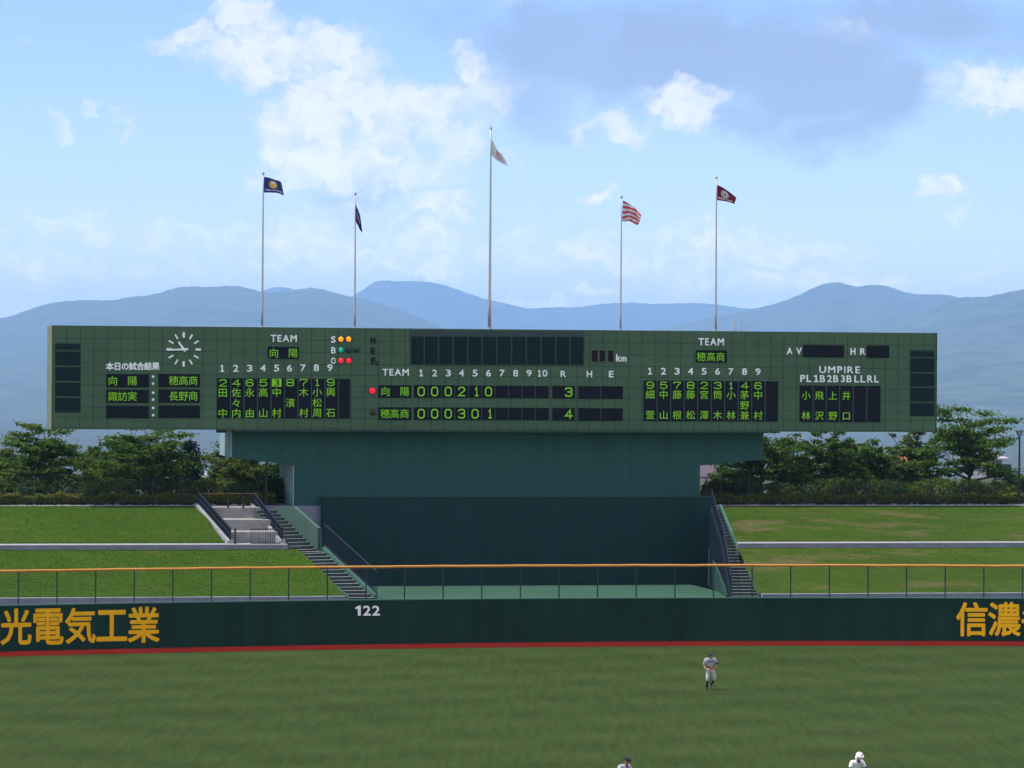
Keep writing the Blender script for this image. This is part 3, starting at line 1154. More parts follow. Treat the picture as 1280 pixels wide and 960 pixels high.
ZL, ZE = 3.9, 1.75
UL0, UL1 = at_z(318, 635.5, 6.02), at_z(361, 690, ZL)
UR0, UR1 = at_z(342, 635.5, 6.02), at_z(396, 688.5, ZL)
LL0, LL1 = at_z(371, 690, ZL), at_z(437, 749, ZE)
LR0, LR1 = at_z(405, 689, ZL), at_z(470, 749, ZE)
st1 = stair('staircase', 'wide concrete stairs descending the left bank past the backscreen',
            [(UL0, UL1, UR0, UR1, 12), (UL1, LL0 + Vector((0, 0, -.02)), UR1, LR0 + Vector((0, 0, -.02)), 1), (LL0, LL1, LR0, LR1, 14)],
            [(LR0, LR1, 0.16, -0.4, 0.24), (LL0, LL1, 0.06, -0.4, 0.08)], [(LR0 + Vector((0.05, 0, .24)), LR1 + Vector((0.05, 0, .24)), 1.15)])
# solid guard wall beside the upper flight
q = MB()


def on_line(px, py, a, b):
    """sight line met with the upright plane through a-b"""
    d = ray(px, py)
    n = Vector((b.y - a.y, -(b.x - a.x), 0))
    t = n.dot(a - Vector((0, 0, CAMZ))) / n.dot(d)
    return Vector((0, 0, CAMZ)) + d * t


poly = [on_line(px, py, UR0, UR1) for px, py in ((341, 640), (343, 633.5), (367, 633), (398.5, 661), (399, 689), (394, 690))]
off = Vector((CT, ST, 0)) * 0.15
n_ = len(poly)
q.add(poly + [p + off for p in poly], [tuple(range(n_)), tuple(reversed(range(n_, 2 * n_)))] + [(i, n_ + i, n_ + (i + 1) % n_, (i + 1) % n_) for i in range(n_)])
obj('guard_wall', q, mat('green_guard_paint', (0.055, 0.105, 0.085), 0.6, 0.12, 0.8), st1)
q = MB()
e = UR1 + Vector((0.12, -0.12, 0))
q.tube(e, e + Vector((0, 0, 1.2)), 0.075, n=6)
obj('guard_post', q, M_POST, st1)

VL0, VL1 = at_z(889.5, 635, 6.02), at_z(904, 684, 4.05)
VR0, VR1 = at_z(898, 635, 6.02), at_z(919, 684, 4.05)
WL1, WR1 = at_z(914, 747, ZE), at_z(948, 747, ZE)
st2 = stair('staircase', 'narrow concrete stairs descending the right bank beside the backscreen',
            [(VL0, VL1, VR0, VR1, 12), (VL1, WL1, VR1, WR1, 16)],
            [(VR0 + Vector((.1, 0, 0)), VR1 + Vector((.1, 0, 0)), 0.14, -0.4, 0.2), (VR1 + Vector((.1, 0, 0)), WR1 + Vector((.1, 0, 0)), 0.14, -0.4, 0.2)],
            [(VL0, VL1, 0.95), (VL1, WL1, 1.05)])
q = MB()
tx = Vector((CT, ST, 0)) * 0.1
for a, b in ((VL0, VL1), (VL1, WL1)):
    a2, b2 = a - tx * 1.2, b - tx * 1.2
    q.hexa([Vector((b2.x, b2.y, 1.3)), Vector((b2.x, b2.y, 1.3)) + tx, Vector((a2.x, a2.y, 1.3)) + tx, Vector((a2.x, a2.y, 1.3)),
            b2 + Vector((0, 0, .02)), b2 + tx + Vector((0, 0, .02)), a2 + tx + Vector((0, 0, .02)), a2 + Vector((0, 0, .02))])
obj('cheek_wall', q, mat('dark_navy_cheek', (0.006, 0.013, 0.022), 0.8, 0.15, 0.8, spec=0.1), st2)
# wing wall closing the floor against the right stairs
q = MB()
wp0, wp1 = at_z(884.5, 731.5, Z_FLOOR), at_z(907, 747, Z_FLOOR - 0.05)
poly = [wp0, wp1] + [on_line(px, py, wp0, wp1) for px, py in ((908, 744), (885.5, 685))]
n_ = 4
off = Vector((CT, ST, 0)) * 0.12
q.add(poly + [p + off for p in poly], [tuple(range(n_)), tuple(reversed(range(n_, 2 * n_)))] + [(i, n_ + i, n_ + (i + 1) % n_, (i + 1) % n_) for i in range(n_)])
o = obj('wing_wall', q, mat('wing_wall_green', (0.022, 0.068, 0.058), 0.6, 0.1, 0.8), loc=wp1)
tag(o, 'low green wedge wall between the painted floor and the right stairs', 'wall')

# ------------------------------------------------------------------ scoreboard
W_F = 0.0


def bp(px, py):
    return on_w(px, py, W_F)


uL, zTL = bp(66, 407.6)
uR, zTR = bp(1170.5, 415.4)
zT = 0.5 * (zTL + zTR)
zB = 0.5 * (bp(66, 537.2)[1] + bp(1170, 539.6)[1])
print('board', uL, uR, zTL, zTR, zB, bp(640, 414.3)[1], bp(640, 540.2)[1])
DEPTH = 4.6
base_c = B((uL + uR) / 2, W_F, Z_TOP)
board = empty('scoreboard', base_c, TH, 'long green scoreboard on a teal cantilevered base with lit score panels', 'scoreboard')


def zf(px):
    """small vertical correction so rows drawn on the photograph sit level on the board"""
    return 0.0


def bx(px, py):
    u, z = bp(px, py)
    f = (px - 66.0) / (1170.5 - 66.0)
    # rows follow the true top and bottom edges of the board
    yt = np.interp(px, [66, 260, 450, 690, 880, 1030, 1170], [407.5, 410.4, 413.3, 414.5, 415.1, 415.3, 415.4])
    yb = np.interp(px, [66, 260, 450, 690, 880, 960, 1170], [537.2, 538.2, 539.7, 540.3, 540.4, 540.1, 539.5])
    t = (py - yt) / (yb - yt)
    return u, zT + (zB - zT) * t


q = MB()
q.boxb(uL, uR, W_F + 0.06, W_F + DEPTH, zB, zT)
obj('body', q, M_BODY, board)
q = MB()
e = 0.012
q.boxb(uL - 0.05, uL - e, W_F - 0.0, W_F + DEPTH + 0.05, zB - 0.02, zT + 0.02)
obj('end_panel', q, M_SIDE, board)
q = MB()
q.boxb(uR + e, uR + 0.05, W_F - 0.0, W_F + DEPTH + 0.05, zB - 0.02, zT + 0.02)
obj('end_panel', q, M_BODY, board)

# enamel tile cladding with open joints
NC = 67
NRW = [0.0, 0.128, 0.245, 0.365, 0.455, 0.56, 0.665, 0.775, 0.885, 1.0]
NRW = [0.0, 0.125, 0.243, 0.360, 0.465, 0.570, 0.680, 0.790, 0.885, 0.985, 1.0]
q = MB()
du = (uR - uL) / NC
rg = random.Random(5)
CENTER = (bp(512, 440)[0], bp(730.5, 440)[0])
for j in range(len(NRW) - 1):
    z1 = zT + (zB - zT) * NRW[j]
    z0 = zT + (zB - zT) * NRW[j + 1]
    for i in range(NC):
        ua, ub = uL + i * du, uL + (i + 1) * du
        jt = 0.0125
        q.boxb(ua + jt, ub - jt, W_F + 0.028 + rg.uniform(0, 0.004), W_F + 0.058, z0 + jt, z1 - jt)
obj('tile_cladding', q, M_CLAD, board)


def panel(name, x0, y0, x1, y1, m, parent=None, th=0.04, rim=True, sub=None):
    (u0, z1), (u1, z0) = bx(x0, y0), bx(x1, y1)
    p = MB()
    p.boxb(u0, u1, W_F - th + 0.02, W_F + 0.02, z0, z1)
    o = obj(name, p, m, parent or board)
    return o


def divider_rows(parent, x0, x1, ys, m, r=0.03):
    p = MB()
    for y in ys:
        (u0, z), (u1, _) = bx(x0, y), bx(x1, y)
        p.boxb(u0, u1, W_F - 0.05, W_F - 0.021, z - r, z + r)
    return obj('divider', p, m, parent)


def divider_cols(parent, xs, y0, y1, m, r=0.02):
    p = MB()
    for x in xs:
        (u, z1), (_, z0) = bx(x, y0), bx(x, y1)
        p.boxb(u - r, u + r, W_F - 0.035, W_F - 0.0205, z0, z1)
    return obj('divider', p, m, parent)


def fb(u, z, k):
    return B(u, W_F - 0.026 - k, z)


def fb2(u, z, k):
    return B(u, W_F - 0.002 - k, z)


PX = 190.0 / F


def text_fit(s, x0, y0, x1, y1, m, bold=0.02, gap=0.12, parent=None, widths=None):
    """sign lettering fitted to a rectangle"""
    p = MB()
    adv = []
    for ch in s:
        vs_, _ = glyph(ch, bold)
        xs = [v[0] for v in vs_]
        adv.append(max(xs) - min(xs))
    tot = sum(adv) + gap * (len(s) - 1)
    (u0, z1), (u1, z0) = bx(x0, y0), bx(x1, y1)
    sc = (u1 - u0) / tot
    u = u0
    for ch, a in zip(s, adv):
        put_glyph(p, ch, bold, fb2, 0.03, rect=(u, z0, u + a * sc, z1))
        u += (a + gap) * sc
    return obj('lettering', p, m, parent or board)


def text_at(items, m, bold=0.02, em=None, parent=None, fn=None, th=0.03, name=None):
    """items: (char, cx, cy, w, h) fitted, or em boxes for ideographs when em is given; one object per character"""
    for it in items:
        p = MB()
        ch, cx, cyy = it[:3]
        u, z = bx(cx, cyy)
        if em:
            ex, ey = em
            put_glyph(p, ch, bold, fn or fb2, th, cell=(u, z, ex * PX, ey * PX))
        else:
            w, h = it[3] * PX, it[4] * PX
            put_glyph(p, ch, bold, fn or fb2, th, rect=(u - w / 2, z - h / 2, u + w / 2, z + h / 2))
        obj(name or ('numeral' if ch.isdigit() else 'letter'), p, m, parent or board)


SEG = {
    '0': [([(.25, 0), (.75, 0), (1, .2), (1, .8), (.75, 1), (.25, 1), (0, .8), (0, .2)], True)],
    '1': [([(.1, .78), (.55, 1), (.55, 0)], False), ([(.1, 0), (.98, 0)], False)],
    '2': [([(0, .76), (.2, 1), (.8, 1), (1, .82), (1, .64), (0, .0), (1, .0)], False)],
    '3': [([(0, .84), (.2, 1), (.8, 1), (1, .86), (1, .66), (.75, .52), (.4, .52)], False), ([(.75, .52), (1, .38), (1, .16), (.8, 0), (.2, 0), (0, .16)], False)],
    '4': [([(.75, 0), (.75, 1), (0, .3), (1.05, .3)], False)],
    '5': [([(.95, 1), (.1, 1), (.05, .52), (.3, .62), (.75, .62), (1, .42), (1, .2), (.75, 0), (.2, 0), (0, .15)], False)],
    '6': [([(.95, .85), (.75, 1), (.25, 1), (0, .8), (0, .2), (.25, 0), (.75, 0), (1, .2), (1, .38), (.75, .56), (.2, .56), (0, .4)], False)],
    '7': [([(0, .8), (0, 1), (1, 1), (1, .85), (.45, .3), (.45, 0)], False)],
    '8': [([(.2, .53), (0, .68), (0, .86), (.2, 1), (.8, 1), (1, .86), (1, .68), (.8, .53)], True), ([(.2, .5), (.8, .5), (1, .34), (1, .16), (.8, 0), (.2, 0), (0, .16), (0, .34)], True)],
    '9': [([(.05, .15), (.25, 0), (.75, 0), (1, .2), (1, .8), (.75, 1), (.25, 1), (0, .8), (0, .62), (.25, .44), (.8, .44), (1, .6)], False)]}


def led_digits(parent, items, stroke=1.25):
    """dot-matrix figures: constant stroke ribbons"""
    for (ch, cx, cyy, w, h) in items:
        u, z = bx(cx, cyy)
        r = stroke * PX * 0.5
        W_, H_ = w * PX - 2 * r, h * PX - 2 * r
        p = MB()
        for k, (pts, closed) in enumerate(SEG[ch]):
            P_ = [Vector((u + (x - .5) * W_, z + (y - .5) * H_)) for x, y in pts]
            n = len(P_)
            Lf, Rt = [], []
            for i in range(n):
                a_ = P_[(i - 1) % n] if (closed or i > 0) else None
                c_ = P_[(i + 1) % n] if (closed or i < n - 1) else None
                d1 = (P_[i] - a_).normalized() if a_ is not None else (c_ - P_[i]).normalized()
                d2 = (c_ - P_[i]).normalized() if c_ is not None else d1
                n1, n2 = Vector((-d1.y, d1.x)), Vector((-d2.y, d2.x))
                mt_ = (n1 + n2).normalized()
                l_ = r / max(.45, mt_.dot(n1))
                e = P_[i] - d1 * (r if a_ is None else 0) + d2 * (r if c_ is None else 0)
                Lf.append(e + mt_ * l_)
                Rt.append(e - mt_ * l_)
            for i in range(n if closed else n - 1):
                j = (i + 1) % n
                p.face([fb(q_.x, q_.y, .004 + .0015 * k) for q_ in (Rt[i], Rt[j], Lf[j], Lf[i])])
        obj('glowing_numeral', p, M_GLOW, parent)


def led(parent, items, em=(12.6, 12.4)):
    text_at(items, M_GLOW, 0.004, em, parent, fb, 0.01, 'glowing_character')


# louvred vents at both ends and the tall louvre bank in the middle
def vents(x0, x1, ys):
    p = MB()
    for (ya, yb) in ys:
        (u0, z1), (u1, z0) = bx(x0, ya), bx(x1, yb)
        p.boxb(u0, u1, W_F + 0.0, W_F + 0.025, z0, z1)
        n = max(3, int((z1 - z0) / 0.09))
        for k in range(n):
            za = z0 + (z1 - z0) * (k + 0.2) / n
            zb_ = z0 + (z1 - z0) * (k + 0.75) / n
            p.hexa([B(u0 + .03, W_F - 0.035, za), B(u1 - .03, W_F - 0.035, za), B(u1 - .03, W_F - 0.001, zb_), B(u0 + .03, W_F - 0.001, zb_),
                    B(u0 + .03, W_F - 0.035, za + .02), B(u1 - .03, W_F - 0.035, za + .02), B(u1 - .03, W_F - 0.001, zb_ + .02), B(u0 + .03, W_F - 0.001, zb_ + .02)])
    return obj('louvre_vent', p, M_LOUV, board)


vents(68.8, 100.6, [(429.4, 438.2), (440, 457.6), (459.2, 477), (478.8, 496), (497.8, 516.2)])
vents(1137.8, 1168, [(436.9, 444.8), (446.6, 464.3), (466, 482.4), (484, 501.2), (503, 519.5)])
q = MB()
(u0, z1), (u1, z0) = bx(512.3, 415.4), bx(730.2, 458.6)
q.boxb(u0, u1, W_F - 0.008, W_F + 0.02, z0, z1)
obj('louvre_frame', q, mat('louvre_frame_green', (0.030, 0.055, 0.05), 0.6, 0.1, 1), board)
lx = [513, 530.3, 548, 566.3, 584.6, 602.8, 621, 639.4, 657.8, 676.4, 694.6, 712.6, 730]
for a, b in zip(lx[:-1], lx[1:]):
    p = MB()
    (u0, z1), (u1, z0) = bx(a + 0.9, 423.4), bx(b - 0.9, 458)
    p.boxb(u0, u1, W_F - 0.02, W_F - 0.01, z0, z1)
    for k in range(7):
        uu = u0 + (u1 - u0) * (k + 0.5) / 7
        p.boxb(uu - 0.012, uu + 0.012, W_F - 0.045, W_F - 0.0205, z0 + .03, z1 - .03)
    obj('louvre_bank', p, M_LOUV, board)

# today's results
text_at([(c, 137.3 + i * 9.55, 459) for i, c in enumerate("本日の試合結果")], M_WHITE, 0.03, (9.9, 10.2))
RES = [((468.6, 485.4), "向 陽", "穂高商"), ((488, 504.6), "諏訪実", "長野商"), ((507.9, 523.8), "", "")]
for (ya, yb), ta, tb in RES:
    pl = panel('display_panel', 133, ya, 186, yb, M_LED)
    if ta:
        led(pl, [(c, 140.9 + i * 12.2, (ya + yb) / 2) for i, c in enumerate(ta) if c != ' '])
    pr = panel('display_panel', 198.1, ya, 249.8, yb, M_LED)
    if tb:
        led(pr, [(c, 217 + i * 12.2, (ya + yb) / 2) for i, c in enumerate(tb)])
for y in (472, 480.8, 492, 500.6, 510.9, 520):
    p = MB()
    u, z = bx(191.4, y)
    p.tube(B(u, W_F + 0.03, z), B(u, W_F - 0.02, z), 0.068, n=12)
    obj('dot_mark', p, M_WHITE, board)

# clock
clk_c = bx(229.6, 438.4)
p = MB()
p.tube(B(clk_c[0], W_F + .027, clk_c[1]), B(clk_c[0], W_F - .035, clk_c[1]), 0.09, n=12)
clock = obj('clock', p, M_WHITE, board)
for k in range(12):
    p = MB()
    a = math.pi / 2 - k * math.pi / 6
    r0, r1 = 14.8 * PX, 21.4 * PX
    wdt = (0.042 if k % 3 else 0.058)
    ca, sn = math.cos(a), math.sin(a)
    c4 = [(r0, -wdt), (r1, -wdt), (r1, wdt), (r0, wdt)]
    pts = [(clk_c[0] + r * ca - s * sn, clk_c[1] + r * sn + s * ca) for r, s in c4]
    p.prism_b(pts, W_F - 0.03, W_F + 0.02)
    obj('hour_mark', p, M_WHITE, clock)


def hand(name, dx, dy, tail, wdt, w0):
    L_ = math.hypot(dx, dy)
    ca, sn = dx / L_, -dy / L_
    c4 = [(-tail * PX, -wdt), (L_ * PX, -wdt * .8), (L_ * PX, wdt * .8), (-tail * PX, wdt)]
    pts = [(clk_c[0] + r * ca - s * sn, clk_c[1] + r * sn + s * ca) for r, s in c4]
    h = MB()
    h.prism_b(pts, w0 - 0.02, w0)
    obj(name, h, M_WHITE, clock)


hand('hour_hand', -6.6, -9.4, 3.2, 0.058, W_F - 0.04)
hand('minute_hand', -20.5, 0.8, 5.5, 0.052, W_F - 0.065)


# line-ups
def lineup(x0, x1, y0, y1, first, pitch, rows, cols, head, heady):
    pl = panel('display_panel', x0, y0, x1, y1, M_LED)
    divider_cols(pl, [x0 + pitch * (k + 1) - 0.2 for k in range(9)], y0, y1, mat('led_divider', (0.03, 0.055, 0.06), 0.5), r=0.028)
    it, dg_ = [], []
    for k, (num, chars) in enumerate(cols):
        x = first + pitch * k
        if num == '#':
            p = MB()
            u, z = bx(x, rows[0])
            p.boxb(u - 6 * PX, u + 6 * PX, W_F - 0.03, W_F - 0.021, z - 4.9 * PX, z + 4.9 * PX)
            bl = obj('lit_block', p, M_GLOW, pl)
            text_at([('3', x, rows[0], 6.5, 8)], M_LED, 0.0, None, pl, lambda u_, z_, k_: B(u_, W_F - 0.031 - k_, z_), 0.006, 'dark_numeral')
        else:
            dg_.append((num, x, rows[0], 5.0 if num == '1' else 9.8, 9.0))
        for r, ch in enumerate(chars):
            if ch != ' ':
                it.append((ch, x, rows[1 + r]))
    led(pl, it, (12.6, 12.0))
    led_digits(pl, dg_, 1.15)
    text_at([(str(k + 1), hx, heady, 5.0 if k == 0 else 6.6, 8.6) for k, hx in enumerate(head)], M_WHITE, 0.018)


lineup(271.6, 437.2, 474.2, 525.0, 278.4, 16.86, (480.3, 492.2, 505.2, 517.8),
       [('2', '田 中'), ('4', '佐々内'), ('6', '永 由'), ('5', '高 山'), ('#', '中 村'), ('8', ' 濱 '), ('7', '木 村'), ('1', '小松周'), ('9', '輿 石')],
       [277.8, 294.7, 312, 328.8, 345.7, 361.8, 378.7, 395.4, 412.3], 462.2)
lineup(804.8, 972.3, 477.2, 527.3, 812.5, 16.87, (483, 494.6, 507.4, 520),
       [('9', '細 萱'), ('5', '中 山'), ('7', '藤 根'), ('8', '藤 松'), ('2', '宮 澤'), ('3', '筒 木'), ('1', '小 林'), ('4', '茅野兼'), ('6', '中 村')],
       [812.5, 829.4, 846.3, 863.3, 880, 896.9, 913.4, 930.6, 947.5], 465.5)
text_fit("TEAM", 338.2, 421, 371, 430, M_WHITE)
pl = panel('display_panel', 335, 435.6, 373.4, 451, M_LED)
led(pl, [('向', 342.3, 443.5), ('陽', 366.2, 443.5)])
text_fit("TEAM", 873, 424, 904.8, 433, M_WHITE)
pl = panel('display_panel', 869.7, 439, 908.5, 454.3, M_LED)
led(pl, [('穂', 876.3, 447.2), ('高', 888.4, 447.2), ('商', 900.4, 447.2)], (12.4, 12.4))

# count lamps
for ch, x, y in (('S', 416.6, 427.4), ('B', 416.8, 440.7), ('O', 416.6, 453.7)):
    text_at([(ch, x, y, 5.8, 8.0)], M_WHITE, 0.022)


def lamp(x, y, r, m):
    u, z = bx(x, y)
    p = MB()
    p.tube(B(u, W_F + 0.028, z), B(u, W_F - 0.03, z), r * 1.16 * PX, n=16)
    c = obj('indicator_lamp', p, M_BODY, board)
    p = MB()
    p.ball(B(u, W_F - 0.03, z), r * PX, 0.07, r * PX, 14)
    obj('lens', p, m, c, smooth=True)


for x, y, m in ((426, 427.1, M_OR), (435.7, 427.1, M_OR), (426, 440.3, M_GRN), (435.7, 440.3, M_OFF), (445.6, 440.3, M_OFF), (426, 453.4, M_RED), (435.7, 453.4, M_RED)):
    lamp(x, y, 3.3, m)
lamp(465.3, 490.7, 3.9, M_RED)
lamp(465.7, 517.5, 3.4, M_OFFR)
text_at([('H', 466.4, 428.3, 6, 8), ('E', 466, 441.5, 5.2, 8.4), ('F', 466.6, 453.8, 5.6, 8.2), ('C', 471.4, 456.6, 4.4, 4.4)], M_DARKTXT, 0.035)

# line score
text_fit("TEAM", 478, 463.7, 511, 472.2, M_WHITE)
INX = [526.4, 543.2, 560.2, 576.8, 593.7, 610.5, 627.4, 644.4, 661.2, 678.2]
text_at([(str(k + 1), INX[k], 468.7, 5.0 if k == 0 else 6.6, 8.6) for k in range(9)] + [('1', 674.2, 468.7, 4.4, 8.6), ('0', 681, 468.7, 6.4, 8.6)], M_WHITE, 0.018)
for ch, x, w in (('R', 704, 7), ('H', 736.7, 7.0), ('E', 764, 6.2)):
    text_at([(ch, x, 469.4, w, 8.2)], M_WHITE, 0.022)
for (ya, yb), team, inn, runs in (((483.8, 499.4), ((('向', 481.6), ('陽', 505.6))), "000210", '3'), ((511.2, 527), ((('穂', 481.2), ('高', 493.2), ('商', 505.4))), "000301", '4')):
    ym = (ya + yb) / 2
    pl = panel('display_panel', 473.4, ya, 513.8, yb, M_LED)
    led(pl, [(c, x, ym) for c, x in team])
    pl = panel('display_panel', 517.9, ya, 685.9, yb, M_LED)
    divider_cols(pl, [534.8 + 16.8 * k for k in range(9)], ya, yb, MATS['led_divider'])
    led_digits(pl, [(c, INX[k] + (2 if c == '1' else 0), ym, 5.0 if c == '1' else 9.2, 12.0) for k, c in enumerate(inn)], 1.6)
    pl = panel('display_panel', 690.6, ya + .4, 718.4, yb + .4, M_LED)
    led_digits(pl, [(runs, 710.6, ym + .4, 9.8, 12.0)], 1.7)
    pl = panel('display_panel', 723, ya + .6, 778.4, yb + .6, M_LED)
    divider_cols(pl, [751], ya + .6, yb + .6, MATS['led_divider'])
# ball speed
q = MB()
(u0, z1), (u1, z0) = bx(737.5, 438.2), bx(768.6, 455.4)
q.boxb(u0, u1, W_F - 0.004, W_F + 0.02, z0, z1)
obj('speed_frame', q, M_CLAD, board)
for x0, x1 in ((739.8, 746.9), (749.7, 756.4), (760, 766.7)):
    panel('display_panel', x0, 440, x1, 453.8, M_LEDR)
text_at([('k', 772.8, 449.3, 6, 9.2), ('m', 779.6, 451, 7.2, 6.0)], M_WHITE, 0.028)
# averages and umpires
text_at([('A', 987, 439.3, 7.2, 8.6), ('V', 998.5, 439.3, 7.4, 8.6), ('H', 1066.2, 439.3, 6.4, 8.6), ('R', 1078.4, 439.3, 7, 8.6)], M_WHITE, 0.022)
panel('display_panel', 1004, 431.7, 1055, 446.8, M_LED)
panel('display_panel', 1083.4, 431.7, 1111.5, 446.8, M_LED)
text_fit("UMPIRE", 1024, 458, 1074.8, 466.5, M_WHITE, gap=0.17)
for s, x0, x1 in (("PL", 1000.3, 1014), ("1B", 1017.2, 1031.3), ("2B", 1033.7, 1047.8), ("3B", 1051, 1064.4), ("LL", 1067.8, 1081.5), ("RL", 1083.8, 1098.4)):
    text_fit(s, x0, 469, x1, 477.9, M_WHITE)
pl = panel('display_panel', 999.8, 482.3, 1100.4, 527.3, M_LED)
divider_cols(pl, [1016.2, 1032.8, 1049.4, 1066.5, 1083.4], 482.3, 527.3, MATS['led_divider'], r=0.028)
led(pl, [(c, x, y) for cs, y in (("小飛上井", 494.6), ("林沢野口", 519.8)) for c, x in zip(cs, (1007.4, 1023.9, 1040.8, 1057.8))], (12.2, 12.0))

# cantilevered base
W_S = 1.2
pts = [on_w(px, py, W_S) for px, py in ((290, 541), (290, 571.8), (367.5, 582))]
pts += [(pts[-1][0], 1.6)]
r_ = [on_w(px, py, W_S) for px, py in ((875, 582), (954.5, 574.5), (954.5, 541))]
pts += [(r_[0][0], 1.6)] + r_
pts[0] = (pts[0][0], zB - 0.004)
pts[-1] = (pts[-1][0], zB - 0.004)
pts = pts
q = MB()
# split in three convex pieces butted end to end
P = pts
q.prism_b([P[0], P[1], P[2], (P[2][0], zB - 0.004)], W_S, W_S + 6.3)
q.prism_b([(P[2][0] + .001, zB - 0.004), (P[2][0] + .001, 1.6), (P[5][0] - .001, 1.6), (P[5][0] - .001, zB - 0.004)], W_S, W_S + 6.3)
q.prism_b([(P[5][0], zB - 0.004), P[5], P[6], P[7]], W_S, W_S + 6.3)
SUPPORT_MB = q
for (ua, za, zb_) in ((P[0][0], P[1][1] + .01, zB - 0.01), (P[2][0], 2.0, P[2][1] - .01)):
    q = MB()
    q.boxb(ua - 0.04, ua - 0.003, W_S - 0.004, W_S + 6.3, za, zb_)
    obj('side_cladding', q, mat('pale_blue_side_paint', (0.25, 0.41, 0.44), 0.6, 0.1, 0.6), board)
# panel joints on the support
q = SUPPORT_MB
for px in range(306, 950, 23):
    u, z1 = on_w(px, 541.5, W_S)
    lo = on_w(px, 571.5 + (px - 290) * 0.131 if px < 367 else (636 if px < 875 else 582 - (px - 875) * .094), W_S)[1]
    q.boxb(u - 0.010, u + 0.010, W_S - 0.008, W_S - 0.002, lo + .02, zB - 0.02, 1)
obj('support_block', q, [M_TEAL, mat('teal_panel_joint', (0.019, 0.069, 0.063), 0.7, spec=0.1)], board)
q = MB()
a, b = on_w(366.5, 639, W_S)[0] - 0.06, on_w(875, 639, W_S)[0] - 0.3
q.boxb(a, b, W_S - 0.05, W_S + 6.35, 1.6, on_w(380, 639.5, W_S)[1])
obj('plinth', q, M_PLINTH, board)
q = MB()
a, z_ = on_w(272, 541, 0.8)
q.boxb(a, a + 0.45, 0.4, 1.6, zB - 0.17, zB - 0.004)
obj('bracket', q, M_BODY, board)
q = MB()
a, b = on_w(290, 541, W_S)[0], on_w(954, 541, W_S)[0]
q.boxb(a, b, 0.05, W_S - 0.01, zB - 0.09, zB - 0.004)
obj('soffit_trim', q, M_BODY, board)

# backscreen
W_K = 0.35
uK0, zK1 = on_w(402.5, 621.5, W_K)
uK1, _ = on_w(888.5, 621.5, W_K)
q = MB()
q.boxb(uK0, uK1, W_K, W_K + 0.5, Z_FLOOR - 0.2, zK1)
for k in range(1, 22):
    u = lerp(uK0, uK1, k / 22)
    q.boxb(u - 0.009, u + 0.009, W_K - 0.007, W_K - 0.002, Z_FLOOR + .03, zK1 - 0.02, 1)
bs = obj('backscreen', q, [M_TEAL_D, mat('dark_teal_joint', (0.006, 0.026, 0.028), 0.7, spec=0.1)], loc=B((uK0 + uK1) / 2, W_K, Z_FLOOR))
tag(bs, 'wide dark plain backscreen panel standing below the scoreboard base', 'backscreen')
q = MB()
q.boxb(uK0 - .03, uK1 + .03, W_K - 0.03, W_K + 0.53, zK1 + 0.002, zK1 + 0.05)
obj('cap_rail', q, M_TEAL, bs)

# ------------------------------------------------------------------ flagpoles and flags on the roof of the board
W_P = 2.2


def flagpole(label, px0, px1, py_top, r0, r1, ball=True):
    ub, _ = on_w(px0, 414, W_P)
    ut, zt = on_w(px1, py_top, W_P)
    z0 = zT + 0.002
    b, t = B(ub, W_P, z0), B(ut, W_P, zt)
    r0, r1 = r0 * .82, r1 * .82
    root = empty('flagpole', b, TH, label, 'flagpole', 'flagpoles on the scoreboard roof')
    q = MB()
    n = 8
    q.pipe([lerp(b, t, k / n * 0.975) for k in range(n + 1)], [r0 + (r1 - r0) * k / n for k in range(n + 1)], 10)
    obj('pole', q, M_POLE, root, smooth=True)
    q = MB()
    c = lerp(b, t, 0.975)
    q.ball(c + Vector((0, 0, .06)), 0.075, 0.075, 0.09)
    q.tube(c + Vector((0, 0, .1)), t, 0.02, 0.008, 6)
    obj('finial', q, M_POLE, root)
    q = MB()
    q.tube(b, b + Vector((0, 0, .12)), r0 * 1.5, r0 * 1.4, 10)
    obj('base_collar', q, M_POLE, root)
    return b, t


def flag(label, corners, rows, mats, pick, seed, wave=0.10, nx_=22, ny_=14, thickness=0.0):
    """cloth between hoist-top, hoist-bottom, fly-bottom, fly-top (photo corners at the pole plane)"""
    C = [on_w(px, py, W_P) for px, py in corners]
    ht, hb, fb_, ft = [np.array(c) for c in C]
    rg = random.Random(seed)
    ph = rg.uniform(0, 6)
    V, Fs, Mi = [], [], []
    for j in range(ny_ + 1):
        t = j / ny_
        for i in range(nx_ + 1):
            s = i / nx_
            p = (ht * (1 - t) + hb * t) * (1 - s) + (ft * (1 - t) + fb_ * t) * s
            p = p + np.array([0, rows * math.sin(math.pi * s)])
            wv = wave * s ** 0.6 * (math.sin(s * 7.5 + t * 2.2 + ph) + 0.5 * math.sin(s * 13 - t * 4 + ph * 2))
            p = p + np.array([wv * 0.15, wv * 0.35])
            V.append(B(p[0], W_P - 0.02 + wv, p[1]))
    q = MB()
    for j in range(ny_):
        for i in range(nx_):
            q.f.append((j * (nx_ + 1) + i, (j + 1) * (nx_ + 1) + i, (j + 1) * (nx_ + 1) + i + 1, j * (nx_ + 1) + i + 1))
            q.mi.append(pick((i + .5) / nx_, (j + .5) / ny_))
    q.v = V
    o = obj('flag', q, mats, loc=V[0], smooth=True)
    tag(o, label, 'flag', 'flags on the scoreboard poles')
    return o


def cloth(name, c):
    if name in MATS:
        return MATS[name]
    mt = leaf_mat(name, c, c, 0.45)
    MATS[name] = mt
    return mt


